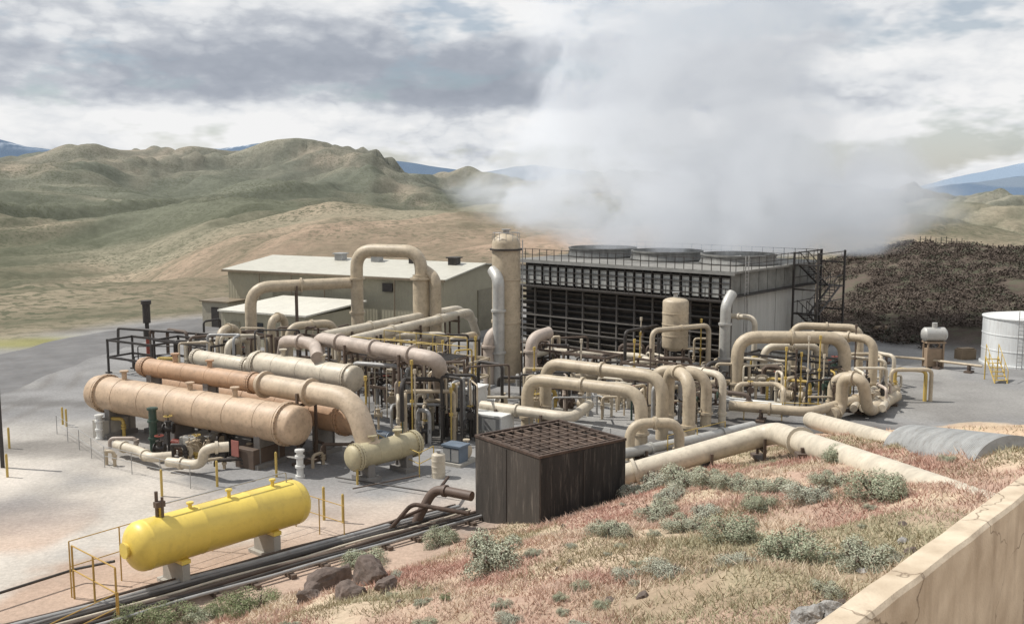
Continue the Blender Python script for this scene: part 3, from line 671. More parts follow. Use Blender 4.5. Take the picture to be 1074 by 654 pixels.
def cabinet(p,lx,ly,h,d,label,mt=WHT):
    e=empty('equipment_enclosure',p,label,'enclosure','white equipment enclosures');d=V(d).normalized();q=V((-d.y,d.x,0));p=V(p)
    M().box(p+V((0,0,h/2+.15)),lx,ly,h,d).obj('body',mt,parent=e,bevel=.03)
    M().box(p+V((0,0,h+.2)),lx+.15,ly+.15,.1,d).obj('roof',mt,parent=e)
    M().box(p+V((0,0,.08)),lx+.3,ly+.3,.16,d).obj('base',CONC,parent=e)
    for k in(-.25,.25):M().box(p-q*(ly/2+.02)+d*lx*k+V((0,0,h/2+.15)),lx*.42,.05,h*.8,d).obj('door',GRY,parent=e)
cabinet(G(487,440),2.2,1.7,1.9,dV,'white metal equipment enclosure beside the process skid')
cabinet(G(514,452),2.4,1.4,.9,dV,'low white equipment enclosure with sloping lid')
cabinet(G(790,432),3.4,.8,.45,dV,'low white cable box on the gravel yard')
cabinet(G(478,486),1.0,.8,.8,dV,'small blue-grey cabinet next to the drum',BLU)
# ---------------- right side pipe loops
loop(553,450,672,468,3.0,.36);loop(572,440,694,460,3.5,.36);loop(700,450,722,463,3.6,.36,TAN)
loop(660,482,712,480,1.9,.27);loop(684,440,740,446,3.1,.33);loop(716,436,757,446,3.0,.22,TAN2)
loop(772,417,884,418,4.1,.42);loop(800,410,857,409,3.1,.26,TAN2);loop(862,409,914,416,3.9,.3);loop(830,400,900,404,4.1,.26)
loop(683,410,742,402,4.2,.18);loop(756,395,790,399,4.6,.2,TAN2);loop(655,405,690,396,3.9,.12,DRK);loop(872,430,907,432,2.2,.3)
pipeline('steam_pipe',[G(872,434,.5),G(882,430,.5),G(884,395,2.6),G(905,398,2.6),G(910,432,.5),G(940,415,.5)],.36,TAN,'tan pipe with tight expansion bends near the yard edge',bend=.9,fl=[(0,.4),(2,.5),(4,.5)])
pipeline('steam_pipe',[G(560,372,1.9),G(575,368,1.9),G(676,374,1.9),G(690,390,1.2)],.26,TAN2,'pale tan pipe along the foot of the cooling tower',sup=[(1,.1),(1,.5),(1,.9)],fl=[(1,.3)])
pipeline('steam_pipe',[G(505,425,1.3),G(600,438,1.3),G(618,424,1.0)],.3,TAN2,'pale tan low pipe crossing the yard',sup=[(0,.2),(0,.7)],fl=[(0,.4)])
pipeline('steam_pipe',[G(560,400,1.),G(640,392,1.),G(700,408,1.),G(765,400,1.)],.25,TAN,'tan low pipe weaving past the pumps',fl=[(0,.5),(1,.5)],sup=[(0,.5),(1,.5),(2,.5)])
pipeline('steam_pipe',[G(640,478,.5),G(722,462,.5),G(790,446,.5)],.26,SIL,'grey clad low pipe along the yard edge',fl=[(0,.5),(1,.5)],sup=[(0,.4),(1,.5)])
pipeline('steam_pipe',[G(765,425,.8),G(850,432,.8),G(940,408,.8)],.3,TAN,'tan low pipe beside the yard edge',fl=[(0,.5),(1,.5)],sup=[(0,.4),(1,.5)])
for u in(895,905,915,925):
    pipeline('steam_pipe',[G(u,428,.6),G(u+14,404,.6)],.24,TAN2,'short pale tan header pipe lying on stools',group='header pipes',fl=[(0,.2),(0,.9)],sup=[(0,.5)])
for (u,v,lx,h) in((600,405,7,2.6),(700,420,6,2.4),(830,412,6,2.6),(740,385,6,3.4)):
    frame(G(u,v),lx,2.,h,TL,mt=rng.choice([DRK,BRN]),levels=(.55,1.),nx=3)
for pts in ([G(555,455),G(640,470)],[G(700,478),G(760,462)],[G(570,412),G(660,420)],[G(780,440),G(860,442)]):
    railing(pts,1.1,rng.choice([YEL2,GRY]))
railing([G(378,470),G(440,500),G(455,492)],1.2)
railing([G(60,455),G(110,490),G(200,512)],1.1,GRY,label='thin grey guard railing around the exchanger yard',r=.02)
# ---------------- slope pipe
pA=G(640,502,.9);pB=D(812,462,44.);pC=hit(1022,512)+V((0,0,.28))
pB=V((pB.x,pB.y,hz(pB.x,pB.y)+1.2))
pE=pB+(pC-pB)*1.07;pE.z=hz(pE.x,pE.y)-.45
pipeline('transfer_pipe',[pA,pB,pE],.49,TAN2,'large pale tan transfer pipe climbing the brushy slope','pipe',bend=.9,fl=[(0,.15),(1,.2)],sup=[(0,.25),(0,.6),(0,.92),(1,.3)],n=24)
pipeline('transfer_pipe',[G(780,492,.5),D(790,484,47),D(835,480,47.5)],.28,TAN2,'short tan branch pipe under the transfer pipe',bend=.6)
q0=D(850,452,55);q1=D(940,474,42)
pipeline('transfer_pipe',[V((q0.x,q0.y,hz(q0.x,q0.y)+.8)),V((q1.x,q1.y,hz(q1.x,q1.y)-.1))],.46,TAN2,'pale tan pipe disappearing into the slope')
c0=D(958,476,39.5);c1=D(1066,512,29)
c0.z=hz(c0.x,c0.y)-.32;c1.z=hz(c1.x,c1.y)-.85
m=M();Lc=(c1-c0).length;pr=[]
for i in range(int(Lc/.16)):pr+=[(i*.16,1.20),(i*.16+.05,1.27),(i*.16+.11,1.27)]
m.rev(c0,c1-c0,pr,40);m.obj('culvert_pipe',mat('weathered_galvanised',(.33,.335,.33),.65,.2,var=.25,dirt=.5),label='large corrugated galvanised culvert half buried in the slope',cat='culvert')
# ---------------- box
def tbox():
    z=3.55;L_=G(486,461,z);F_=G(566,481,z);R_=G(655,462,z);
    ex=(R_-F_);ex.z=0;lx=ex.length;ex.normalize();ey=V((-ex.y,ex.x,0));ly=abs((L_-F_).dot(ey));
    C=V((F_.x,F_.y,0));e=empty('timber_enclosure',C,'black weathered box enclosure with rusty grated flat top','enclosure')
    def Q(a,b,zz):return C+ex*a+ey*b+V((0,0,zz))
    W2=mat('weathered_brown_timber',(.055,.047,.040),.9,var=.5,sc=1.3,streak=1.3,dirt=.65,dirtcol=(.19,.165,.14),bump=.4,dr=(.54,.70))
    for off in(0,ly):
        M().box(Q(lx/2,off,z/2-.1),lx-.08,.07,z+.2,ex).obj('side_wall',WOOD,parent=e,flat=True)
    for off in(0,lx):
        M().box(Q(off,ly/2,z/2-.1),.07,ly+.07,z+.2,ex).obj('side_wall',W2 if off==0 else WOOD,parent=e,flat=True)
    M().box(Q(lx*.5,-.045,z/2-.1),.05,.03,z+.1,ex).obj('joint_strip',DRK,parent=e)
    M().box(Q(-.045,ly*.5,z/2-.1),.03,.05,z+.1,ex).obj('joint_strip',DRK,parent=e)
    M().box(Q(lx/2,ly/2,z-.20),lx-.1,ly-.1,.06,ex).obj('inner_cover',RUST,parent=e)
    m=M()
    for a in(0,lx):m.box(Q(a,ly/2,z+.07),.12,ly+.12,.10,ex)
    for b in(0,ly):m.box(Q(lx/2,b,z+.072),lx-.12,.12,.10,ex)
    m.obj('rim',RUST,parent=e)
    m=M()
    for i in range(9):m.box(Q((i+.5)*lx/9,ly/2,z+.03),.09,ly-.13,.08,ex)
    for i in range(7):m.box(Q(lx/2,(i+.5)*ly/7,z+.075),lx-.13,.07,.04,ex)
    m.obj('grate_top',mat('rusty_grate',(.12,.085,.065),.9,var=.6,sc=.8,dirt=.7,dirtcol=(.04,.03,.025)),parent=e,flat=True)
tbox()
# ---------------- pipe corridor
cs=G(-40,690);ce=G(492,541);cd=(ce-cs);cd.z=0;Lc=cd.length;cd.normalize();cn=V((-cd.y,cd.x,0))
cm=[GRY,DRK,BRN,TAN2,DRK,STL,GRY,BRN]
for i,mt in enumerate(cm):
    o=(i-3.5)*.27;r=[.06,.06,.08,.05,.07,.06,.08,.05][i]
    pts=[];n=12
    for k in range(n+1):
        p=cs+cd*Lc*k/n+cn*(o+.05*math.sin(k*1.7+i*2));pts.append(V((p.x,p.y,max(.28,hz(p.x,p.y)+.12)+.02*math.sin(k*2+i))))
    M().tube(pts,r,.6,10).obj('utility_pipe',mt,label='long straight utility pipe laid along the ground corridor',cat='pipe',group='parallel utility pipes')
for k in range(14):
    p=cs+cd*Lc*(k+.5)/14;g=hz(p.x,p.y);M().box((p.x,p.y,g+.07),.2,2.5,.2,cd).obj('pipe_sleeper',BRN,label='dark timber sleeper carrying the utility pipes',cat='pipe support',group='pipe sleepers')
pipeline('steam_pipe',[G(408,556,.2),G(432,528,1.3),G(492,538,1.3)],.09,RUST,'thin rusty pipe bending into the timber box',bend=.3)
pipeline('steam_pipe',[G(400,552,.2),G(446,532,1.0),G(470,500,1.0)],.07,RUST,'thin rusty pipe crossing the corridor',bend=.3)
pipeline('steam_pipe',[G(436,548,.2),G(455,512,1.6),G(495,520,1.6)],.2,mat('dark_brown_pipe',(.11,.075,.058),.6),'dark brown pipe bending over toward the timber box',bend=.5,fl=[(1,.3)])
for (a_,b_) in (((352,500),(480,520)),((370,512),(440,498))):
    pipeline('utility_pipe',[G(*a_,.2),G(*b_,.2)],.035,rng.choice([DRK,BRN]),'thin dark pipe lying low across the gravel',group='low yard pipes')
# ---------------- yellow tank
def ytank():
    a=G(148,572,1.78);b=G(308,526,1.78);d=(b-a).normalized();r=.87;Ln=(b-a).length
    e=empty('yellow_tank',V((a.x,a.y,0)).lerp(V((b.x,b.y,0)),.5),'bright yellow horizontal gas storage tank on concrete saddles','storage tank')
    pr=[];k=.6*r
    for i in range(9):
        q=i/8*math.pi/2;pr.append((-k*math.cos(q),max(.015,r*math.sin(q))))
    for t in(.02,.34,.67,.98):
        pr+=[(Ln*t-.03,r),(Ln*t-.02,r*1.008),(Ln*t+.02,r*1.008),(Ln*t+.03,r)]
    for i in range(9):
        q=math.pi/2*(1-i/8);pr.append((Ln+k*math.cos(q),max(.015,r*math.sin(q))))
    M().rev(a,d,pr,40).obj('shell',YEL,parent=e)
    for t in(.2,.8):
        c=a.lerp(b,t);m=M();m.box((c.x,c.y,.45),.3,1.35,.9,d);m.box((c.x,c.y,.06),.6,1.7,.18,d);m.obj('saddle',CONC,parent=e,bevel=.02)
        m=M();m.box((c.x,c.y,1.0),.34,1.4,.14,d);m.obj('saddle_plate',YEL,parent=e)
    for t,h in((.12,.35),(.3,.2),(.55,.3),(.85,.25)):
        c=a.lerp(b,t);M().rev(c+V((0,0,r*.95)),(0,0,1),[(0,.07),(h,.07),(h,.13),(h+.06,.13)],12).obj('nozzle',YEL,parent=e)
    M().rev(a-d*k*1.0,-d,[(-.1,.22),(.06,.22),(.06,.28),(.12,.28)],20).obj('manway',YEL,parent=e)
    m=M();c0_=a.lerp(b,.1)
    m.tube([c0_+V((0,0,r)),c0_+V((0,0,r+.4)),c0_+V((0,0,r+.4))+d*Ln*.85,c0_+V((0,0,r))+d*Ln*.85],.025,.1,8)
    m.obj('vapour_line',GRY,parent=e)
    p=c0_+V((0,0,r));m=M();m.cyl(p,p+V((0,0,.9)),.06);m.cyl(p+V((.2,.0,0)),p+V((.2,0,.7)),.05);m.box(p+V((0.1,0,.45)),.35,.2,.2,d);m.obj('relief_valve',BRN,parent=e)
    q=V((-d.y,d.x,0));g=lambda t,s:V((a.x,a.y,0))+d*t+q*s
    OY=mat('weathered_yellow',(.42,.27,.07),.7)
    railing([g(-1.7,-1.5),g(-1.7,1.5)],1.9,OY,label='weathered yellow guard railing at the end of the yellow tank',r=.035,step=1.2)
    railing([g(-1.7,1.7),g(2,1.9),g(Ln+1.4,2.)],2.0,OY,label='weathered yellow guard railing behind the yellow tank',r=.025,step=1.8)
    railing([g(Ln+1.4,1.8),g(Ln+1.5,-1.2)],1.5,OY,r=.025,step=1.3)
    railing([g(-1.7,-1.6),g(-4.5,-2.4),g(-7.5,-1.5)],1.1,OY,r=.025,step=1.8)
ytank()
pipeline('utility_pipe',[G(-60,640,.5),G(80,596,.5),G(120,588,.9)],.05,DRK,'thin dark pipe feeding the yellow tank')
for u,v,h in((3,490,4.5),(10,470,1.1),(66,445,1.0),(70,447,1.),(290,500,1.2),(340,545,1.4),(8,500,1.1),(360,548,1.2),(375,508,1.3),(228,510,1.2),(170,520,1.2)):
    p=G(u,v);m=M();r=.06 if h<2 else .1;m.rev(p,(0,0,1),[(0,r),(h,r),(h+.04,r*.8),(h+.07,.01)],12)
    m.obj('bollard' if h<2 else 'lamp_pole',YEL2 if h<2 else DRK,label='yellow painted steel bollard on the gravel' if h<2 else 'dark steel pole beside the yard',cat='bollard' if h<2 else 'pole',group='yellow bollards' if h<2 else None)
# ---------------- right yard
def wtank():
    p=G(1068,381);r=2.75;h=3.7;e=empty('water_tank',p,'white cylindrical water tank with low conical roof','tank')
    pr=[(0,r+.15),(.15,r+.15),(.16,r)]
    for k in(1,2):pr+=[(h*k/3-.04,r),(h*k/3-.03,r*1.01),(h*k/3+.03,r*1.01),(h*k/3+.04,r)]
    pr+=[(h,r),(h+.02,r+.08),(h+.1,r+.08),(h+.12,r)];M().rev(p,(0,0,1),pr,40).obj('shell',mat('chalky_white_paint',(.70,.72,.72),.5,var=.1,streak=2,dirt=.35,dirtcol=(.3,.2,.15)),parent=e)
    M().rev(p+V((0,0,h+.12)),(0,0,1),[(0,r),(.35,.3),(.4,.01)],40).obj('roof',WHT,parent=e)
    m=M()
    for s in(-.2,.2):m.cyl(p+V((-1.3+s,-r+.1,0)),p+V((-1.3+s,-r+.1,h+.8)),.03,5)
    for k in range(13):m.cyl(p+V((-1.5,-r+.1,.3+k*.3)),p+V((-1.1,-r+.1,.3+k*.3)),.02,5)
    m.obj('ladder',GRY,parent=e)
    s=G(1050,402);e=empty('step_ladder',s,'yellow steel steps with handrails next to the white tank','steps');m=M()
    for sx in(-.45,.45):
        m.cyl(s+V((sx,0,0)),s+V((sx+.0,1.6,1.7)),.05,6);m.cyl(s+V((sx,0,.9)),s+V((sx,1.6,2.6)),.03,6)
        for k in range(4):m.cyl(s+V((sx,k*.53,k*.56)),s+V((sx,k*.53,k*.56+.9)),.03,6)
        m.cyl(s+V((sx,1.6,0)),s+V((sx,1.6,1.7)),.05,6)
    m.obj('handrail',YEL2,parent=e);m=M();[m.box(s+V((0,.2+k*.25,.2+k*.265)),.9,.22,.04) for k in range(6)];m.obj('tread',YEL2,parent=e)
    s=G(978,385);e=empty('small_tank',s,'small silver tank on a tan steel stand','tank')
    M().rev(s+V((-.75,0,2.6)),(1,0,0),[(-.25,.02),(-.15,.4),(0,.55),(1.5,.55),(1.65,.4),(1.75,.02)],20).obj('shell',SIL,parent=e)
    m=M()
    for a_ in(-.6,.6):
        for b_ in(-.4,.4):m.box(s+V((a_,b_,1.)),.12,.12,2.)
    m.box(s+V((0,0,2.)),1.5,1.,.12);m.box(s+V((0,0,.8)),1.2,.7,1.4);m.obj('stand',mat('tan_stand',(.3,.22,.15),.7),parent=e)
    m=M();m.cyl(s+V((0,0,3.1)),s+V((0,0,3.5)),.2);m.obj('manway',SIL,parent=e)
wtank()
pipeline('utility_pipe',[G(915,372,.6),G(965,376,.6),G(1030,384,.6)],.1,TAN,'thin tan pipe running toward the white tank',sup=[(0,.3),(1,.3),(1,.8)])
for u,v in((1012,376),(925,352)):
    p=G(u,v);M().box(p+V((0,0,.4)),1.4,.9,.8,(.9,.3,0)).box(p+V((0,0,.85)),1.2,.7,.1,(.9,.3,0)).obj('equipment_crate',mat('crate_brown',(.2,.15,.1),.8),label='brown equipment crate at the foot of the hill',cat='crate',group='equipment crates')
for k in range(26):
    u=968+k*5.5;y=133.;x=(u-537)/1052*y;z=hz(x,y);M().cyl((x,y,z-.1),(x,y,z+1.1+.2*((k*7)%3)/2),.065,6,r2=.045).cyl((x,y,z+.75),(x+.62,y,hz(x+.62,y)+.75),.02,4).obj('fence_post',DRK,label='dark wooden fence post on the brushy hilltop',cat='fence post',group='hilltop fence posts')
# ---------------- concrete wall
def cwall():
    a=G(905,652,11.0);b=G(1074,521,11.0);d=(b-a).normalized();a=a-d*3.;b=b+d*7;q=V((-d.y,d.x,0))
    m=M();n=34;prof=[(0,-3.2),(0,-.03),(.03,0),(.23,0),(.26,-.03),(.26,-3.2)];vs=[];fs=[]
    for i in range(n+1):
        p=a.lerp(b,i/n);w=.015*math.sin(i*1.7)
        for s,z in prof:vs.append(p+q*(s+(w if z<-1 else 0))+V((0,0,z+.006*math.sin(i*2.3))))
    k=len(prof)
    for i in range(n):
        for j in range(k-1):fs.append((i*k+j,(i+1)*k+j,(i+1)*k+j+1,i*k+j+1))
    fs.append(tuple(range(k)));fs.append(tuple(n*k+j for j in range(k-1,-1,-1)))
    m.add(vs,fs);m.obj('concrete_wall',CWALL,label='cracked tan concrete parapet wall on the slope',cat='wall')
cwall()
# ---------------- vegetation
LEAF=attrmat('sage_leaf','lc');GR=attrmat('dry_grass_blades','lc')
def leafmesh(name,P,Nn,sz,colr,aspect=.5):
    n=len(P);t=np.random.normal(size=(n,3));t-=Nn*(t*Nn).sum(1)[:,None];t/=np.linalg.norm(t,axis=1)[:,None]+1e-9;b=np.cross(Nn,t)
    s=sz[:,None]
    q=np.stack([P-t*s-b*s*aspect*.3,P-b*s*aspect,P+t*s,P+b*s*aspect],1).reshape(-1,3)
    me=bpy.data.meshes.new(name);me.vertices.add(n*4);me.vertices.foreach_set('co',q.ravel());me.loops.add(n*4);me.loops.foreach_set('vertex_index',np.arange(n*4));me.polygons.add(n);me.polygons.foreach_set('loop_start',np.arange(n)*4)
    me.update();me.validate()
    at=me.color_attributes.new('lc','FLOAT_COLOR','POINT');c=np.repeat(np.concatenate([colr,np.ones((n,1))],1),4,0);at.data.foreach_set('color',c.ravel())
    return me
def sage(seed,base,n=8500):
    np.random.seed(seed);L_=14;lc=np.random.uniform(-.6,.6,(L_,3));lc[:,2]=np.random.uniform(.12,.55,L_);lr=np.random.uniform(.2,.42,L_)
    k=np.random.randint(0,L_,n);d=np.random.normal(size=(n,3));d/=np.linalg.norm(d,axis=1)[:,None];d[:,2]=np.abs(d[:,2])*1.25-.3
    rad=lr[k]*np.random.uniform(.6,1.2,n);P=lc[k]+d*rad[:,None];P[:,2]=np.maximum(P[:,2],.02)
    Nn=d+np.random.normal(size=(n,3))*.45;Nn/=np.linalg.norm(Nn,axis=1)[:,None]
    v=np.random.uniform(.85,1.15,(n,1))*(.66+.42*np.clip(P[:,2:3]/.8,0,1));c=np.array(base)[None]*v  # lower leaves tinted darker: shade painted into the leaf colour
    dead=np.random.rand(n)<.14;c[dead]=np.array([.37,.31,.24])*v[dead]
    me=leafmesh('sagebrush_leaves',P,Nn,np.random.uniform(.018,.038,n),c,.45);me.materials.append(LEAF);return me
st=M()
for i in range(14):
    q=i*.9;st.tube([(0,0,-.1),(math.cos(q)*.2,math.sin(q)*.2,.2),(math.cos(q)*.45,math.sin(q)*.45,.45+.1*(i%3))],.022,.1,5)
variants=[sage(1,(.42,.435,.33)),sage(2,(.36,.385,.275)),sage(3,(.46,.47,.38)),sage(4,(.24,.27,.15))]
stem_o=st.obj('branch',BRN,origin=V((0,0,0)));stem_me=stem_o.data;bpy.data.objects.remove(stem_o)
def bush(p,s,vi,h=.85):
    o=bpy.data.objects.new('sagebrush',variants[vi]);COL.objects.link(o);o.location=p-V((0,0,.08*s));o.scale=(s*rng.uniform(.9,1.25),s*rng.uniform(.8,1.15),s*h);o.rotation_euler=(0,0,rng.uniform(0,6.28))
    tag(o,'green rounded shrub on the dry grassy slope' if vi==3 else 'grey-green sagebrush clump on the dry grassy slope','shrub','sagebrush shrubs')
    b=bpy.data.objects.new('branch',stem_me);COL.objects.link(b);b.parent=o
big=[(515,594,1.2,0),(383,592,.8,1),(462,570,.9,1),(265,640,.85,3),(238,645,.7,3),(690,512,1.15,2),(718,508,1.,0),(666,520,.8,2),(795,534,.65,1),(748,510,.85,0),(768,564,.75,1),(720,556,.6,0),(832,588,.9,1),(805,516,.8,0),(920,522,1.0,1),(872,510,.7,0),
 (700,604,.5,2),(772,594,.5,2),(640,560,.65,0),(905,594,.7,0),(850,524,.75,2),(690,540,.7,0),(740,542,.6,2),(180,652,.8,3),(140,654,.7,3),(212,650,.6,1),(1056,645,.32,3),(660,606,.4,2),(880,484,.8,1),(622,524,.6,1),(770,512,.7,0),(705,525,.7,2)]
for u,v,s,vi in big:
    bush(hit(u,v),s*1.12,vi)
cnt=0
while cnt<56:
    u=rng.uniform(150,1100);v=rng.uniform(482,700);p=hit(u,v)
    if p.z<.5 or p.length<9 or (p.x>15 and p.y>31): continue
    c=.73*(p.x-2.4)-.68*(p.y-6.6)
    if c>-.6: continue
    if float(fbm(np.array([p.x/5.]),np.array([p.y/5.]),2,41)[0])<.5 and rng.random()<.8: continue
    bush(p,rng.uniform(.12,.36),rng.choice([0,0,1,2,2,3]));cnt+=1
def grass(n=420000):
    np.random.seed(5)
    r=np.sqrt(np.random.uniform(5.5**2,52**2,n*3));keep=np.random.rand(n*3)<np.clip(17/r,0,1);r=r[keep][:n]
    az=np.radians(np.random.uniform(-32,36,len(r)));x=r*np.sin(az);y=r*np.cos(az);z=height(x,y)
    c=.73*(x-2.4)-.68*(y-6.6);den=fbm(x/1.3,y/1.3,3,51);k=(z>.3)&((c<-.25)|(c>.1))&(den>np.random.uniform(.2,.55,len(r)))
    sandy=sst(-1,3,x-15.5)*sst(0,3,y-31);k&=np.random.rand(len(x))>sandy*.93
    x,y,z,r=x[k],y[k],z[k],r[k];n=len(x)
    h=np.random.uniform(.06,.20,n)*(.6+.8*fbm(x/2,y/2,2,53));w=np.random.uniform(.003,.007,n)*(1+r/11)
    a=np.random.uniform(0,6.28,n);t=np.stack([np.cos(a),np.sin(a),0*a],1);ln=np.random.normal(size=(n,2))*.7*h[:,None]
    B=np.stack([x,y,z-.02],1);tip=B+np.stack([ln[:,0],ln[:,1],h],1)
    q=np.stack([B-t*w[:,None],B+t*w[:,None],tip],1).reshape(-1,3)
    me=bpy.data.meshes.new('grass');me.vertices.add(n*3);me.vertices.foreach_set('co',q.ravel());me.loops.add(n*3);me.loops.foreach_set('vertex_index',np.arange(n*3));me.polygons.add(n);me.polygons.foreach_set('loop_start',np.arange(n)*3);me.update();me.validate()
    g=fbm(x/4,y/4,3,55)+np.random.normal(size=n)*.05;p=fbm(x/2.4,y/2.4,3,57)+np.random.normal(size=n)*.08
    def mx(a,b,t): return a*(1-t[:,None])+np.array(b)*t[:,None]
    col=np.tile(np.array([.50,.355,.285]),(n,1));col=mx(col,[.58,.475,.365],sst(.44,.62,p));col=mx(col,[.42,.245,.20],sst(.46,.64,fbm(x/3,y/3,3,59))*.8);col=mx(col,[.29,.29,.175],sst(.56,.68,g)*.7)
    col=col*np.random.uniform(.85,1.15,(n,1))
    at=me.color_attributes.new('lc','FLOAT_COLOR','POINT');at.data.foreach_set('color',np.repeat(np.concatenate([col,np.ones((n,1))],1),3,0).ravel())
    me.materials.append(GR);o=bpy.data.objects.new('grass',me);COL.objects.link(o);o['kind']='stuff';o['label']='reddish dry cheatgrass covering the slope'
grass()
def brush():
    np.random.seed(9);P=[];C=[];Z=[]
    for i in range(3800):
        u=np.random.uniform(850,1350);R=float(R0f(u))+np.random.uniform(-1,60);y=R/np.sqrt(1+((u-537)/1052)**2);x=(u-537)/1052*y
        if fbm(np.array([x/8.]),np.array([y/8.]),2,81)[0]<.28:continue
        s=np.random.uniform(.4,1.1);k=44;d=np.random.normal(size=(k,3));d/=np.linalg.norm(d,axis=1)[:,None];d[:,2]=np.abs(d[:,2])
        P.append(np.array([x,y,hz(x,y)])+d*s*np.random.uniform(.6,1.,(k,1))*np.array([1.1,1.1,.65]));t=np.random.rand()
        b=np.array([.098,.080,.068]) if t<.65 else (np.array([.125,.103,.088]) if t<.88 else np.array([.098,.098,.074]))
        C.append(b*np.random.uniform(.85,1.15,(k,1)));Z.append(np.full(k,.13*s**.5))
    P=np.vstack(P);C=np.vstack(C);Z=np.concatenate(Z);Nn=np.random.normal(size=P.shape)*.6+np.array([0,-.2,.7]);Nn/=np.linalg.norm(Nn,axis=1)[:,None]
    me=leafmesh('brush',P,Nn,Z,C,.7);me.materials.append(LEAF);o=bpy.data.objects.new('brush',me);COL.objects.link(o);o['kind']='stuff';o['label']='dense dark sagebrush thicket covering the hillside'
brush()
def rock(p,s,seed,mt,label,nm='rock'):
    import bmesh
    bm=bmesh.new();bmesh.ops.create_icosphere(bm,subdivisions=4,radius=1)
    rs=random.Random(seed);pl=[(V((rs.gauss(0,1),rs.gauss(0,1),rs.gauss(0,1))).normalized(),rs.uniform(.5,.85)) for _ in range(13)]
    from mathutils import noise as nz
    for v in bm.verts:
        for n,dd in pl:
            k=v.co.dot(n)
            if k>dd:v.co-=n*(k-dd)
        v.co+=v.co.normalized()*nz.fractal(v.co*2.5+V((seed,0,0)),1,2,4)*.11
        v.co=V((v.co.x*s[0],v.co.y*s[1],v.co.z*s[2]))
    me=bpy.data.meshes.new(nm);bm.to_mesh(me);bm.free();me.materials.append(mt);o=bpy.data.objects.new(nm,me);COL.objects.link(o);o.location=V(p);o.rotation_euler=(0,0,seed)
    tag(o,label,'rock','rocks')
ROCK=mat('brown_rock',(.13,.10,.085),.95,var=.45,sc=3,bump=.8);ROCK2=mat('grey_rock',(.38,.365,.345),.95,var=.5,sc=7,bump=1.)
for i,(u,v,s) in enumerate(((345,616,(1.0,.7,.68)),(386,610,(.85,.6,.7)),(366,626,(.55,.45,.4)),(325,628,(.5,.4,.36)),(406,618,(.45,.35,.34)),(360,606,(.6,.5,.5)))):rock(hit(u,v)+V((0,0,.08)),s,i+1,ROCK,'rough brown volcanic boulder on the slope')
rs=random.Random(4)
for i in range(14):
    b_=G(862+rs.uniform(-26,12),650-rs.uniform(0,10),10.6);rock(b_+V((0,0,rs.uniform(-.1,.06))),(rs.uniform(.05,.13),rs.uniform(.05,.12),rs.uniform(.05,.12)),60+i,ROCK2,'pitted pale grey rock resting beside the concrete wall')
rock(G(860,662,10.35),(.34,.26,.30),9,ROCK2,'pitted pale grey rock resting beside the concrete wall')
for i in range(40):
    p=hit(rng.uniform(280,1000),rng.uniform(500,650))
    if p.z>.4 and p.length>8:rock(p,(rng.uniform(.06,.2),rng.uniform(.06,.18),rng.uniform(.05,.12)),20+i,rng.choice([ROCK,ROCK,ROCK2]),'small stone among the dry grass')
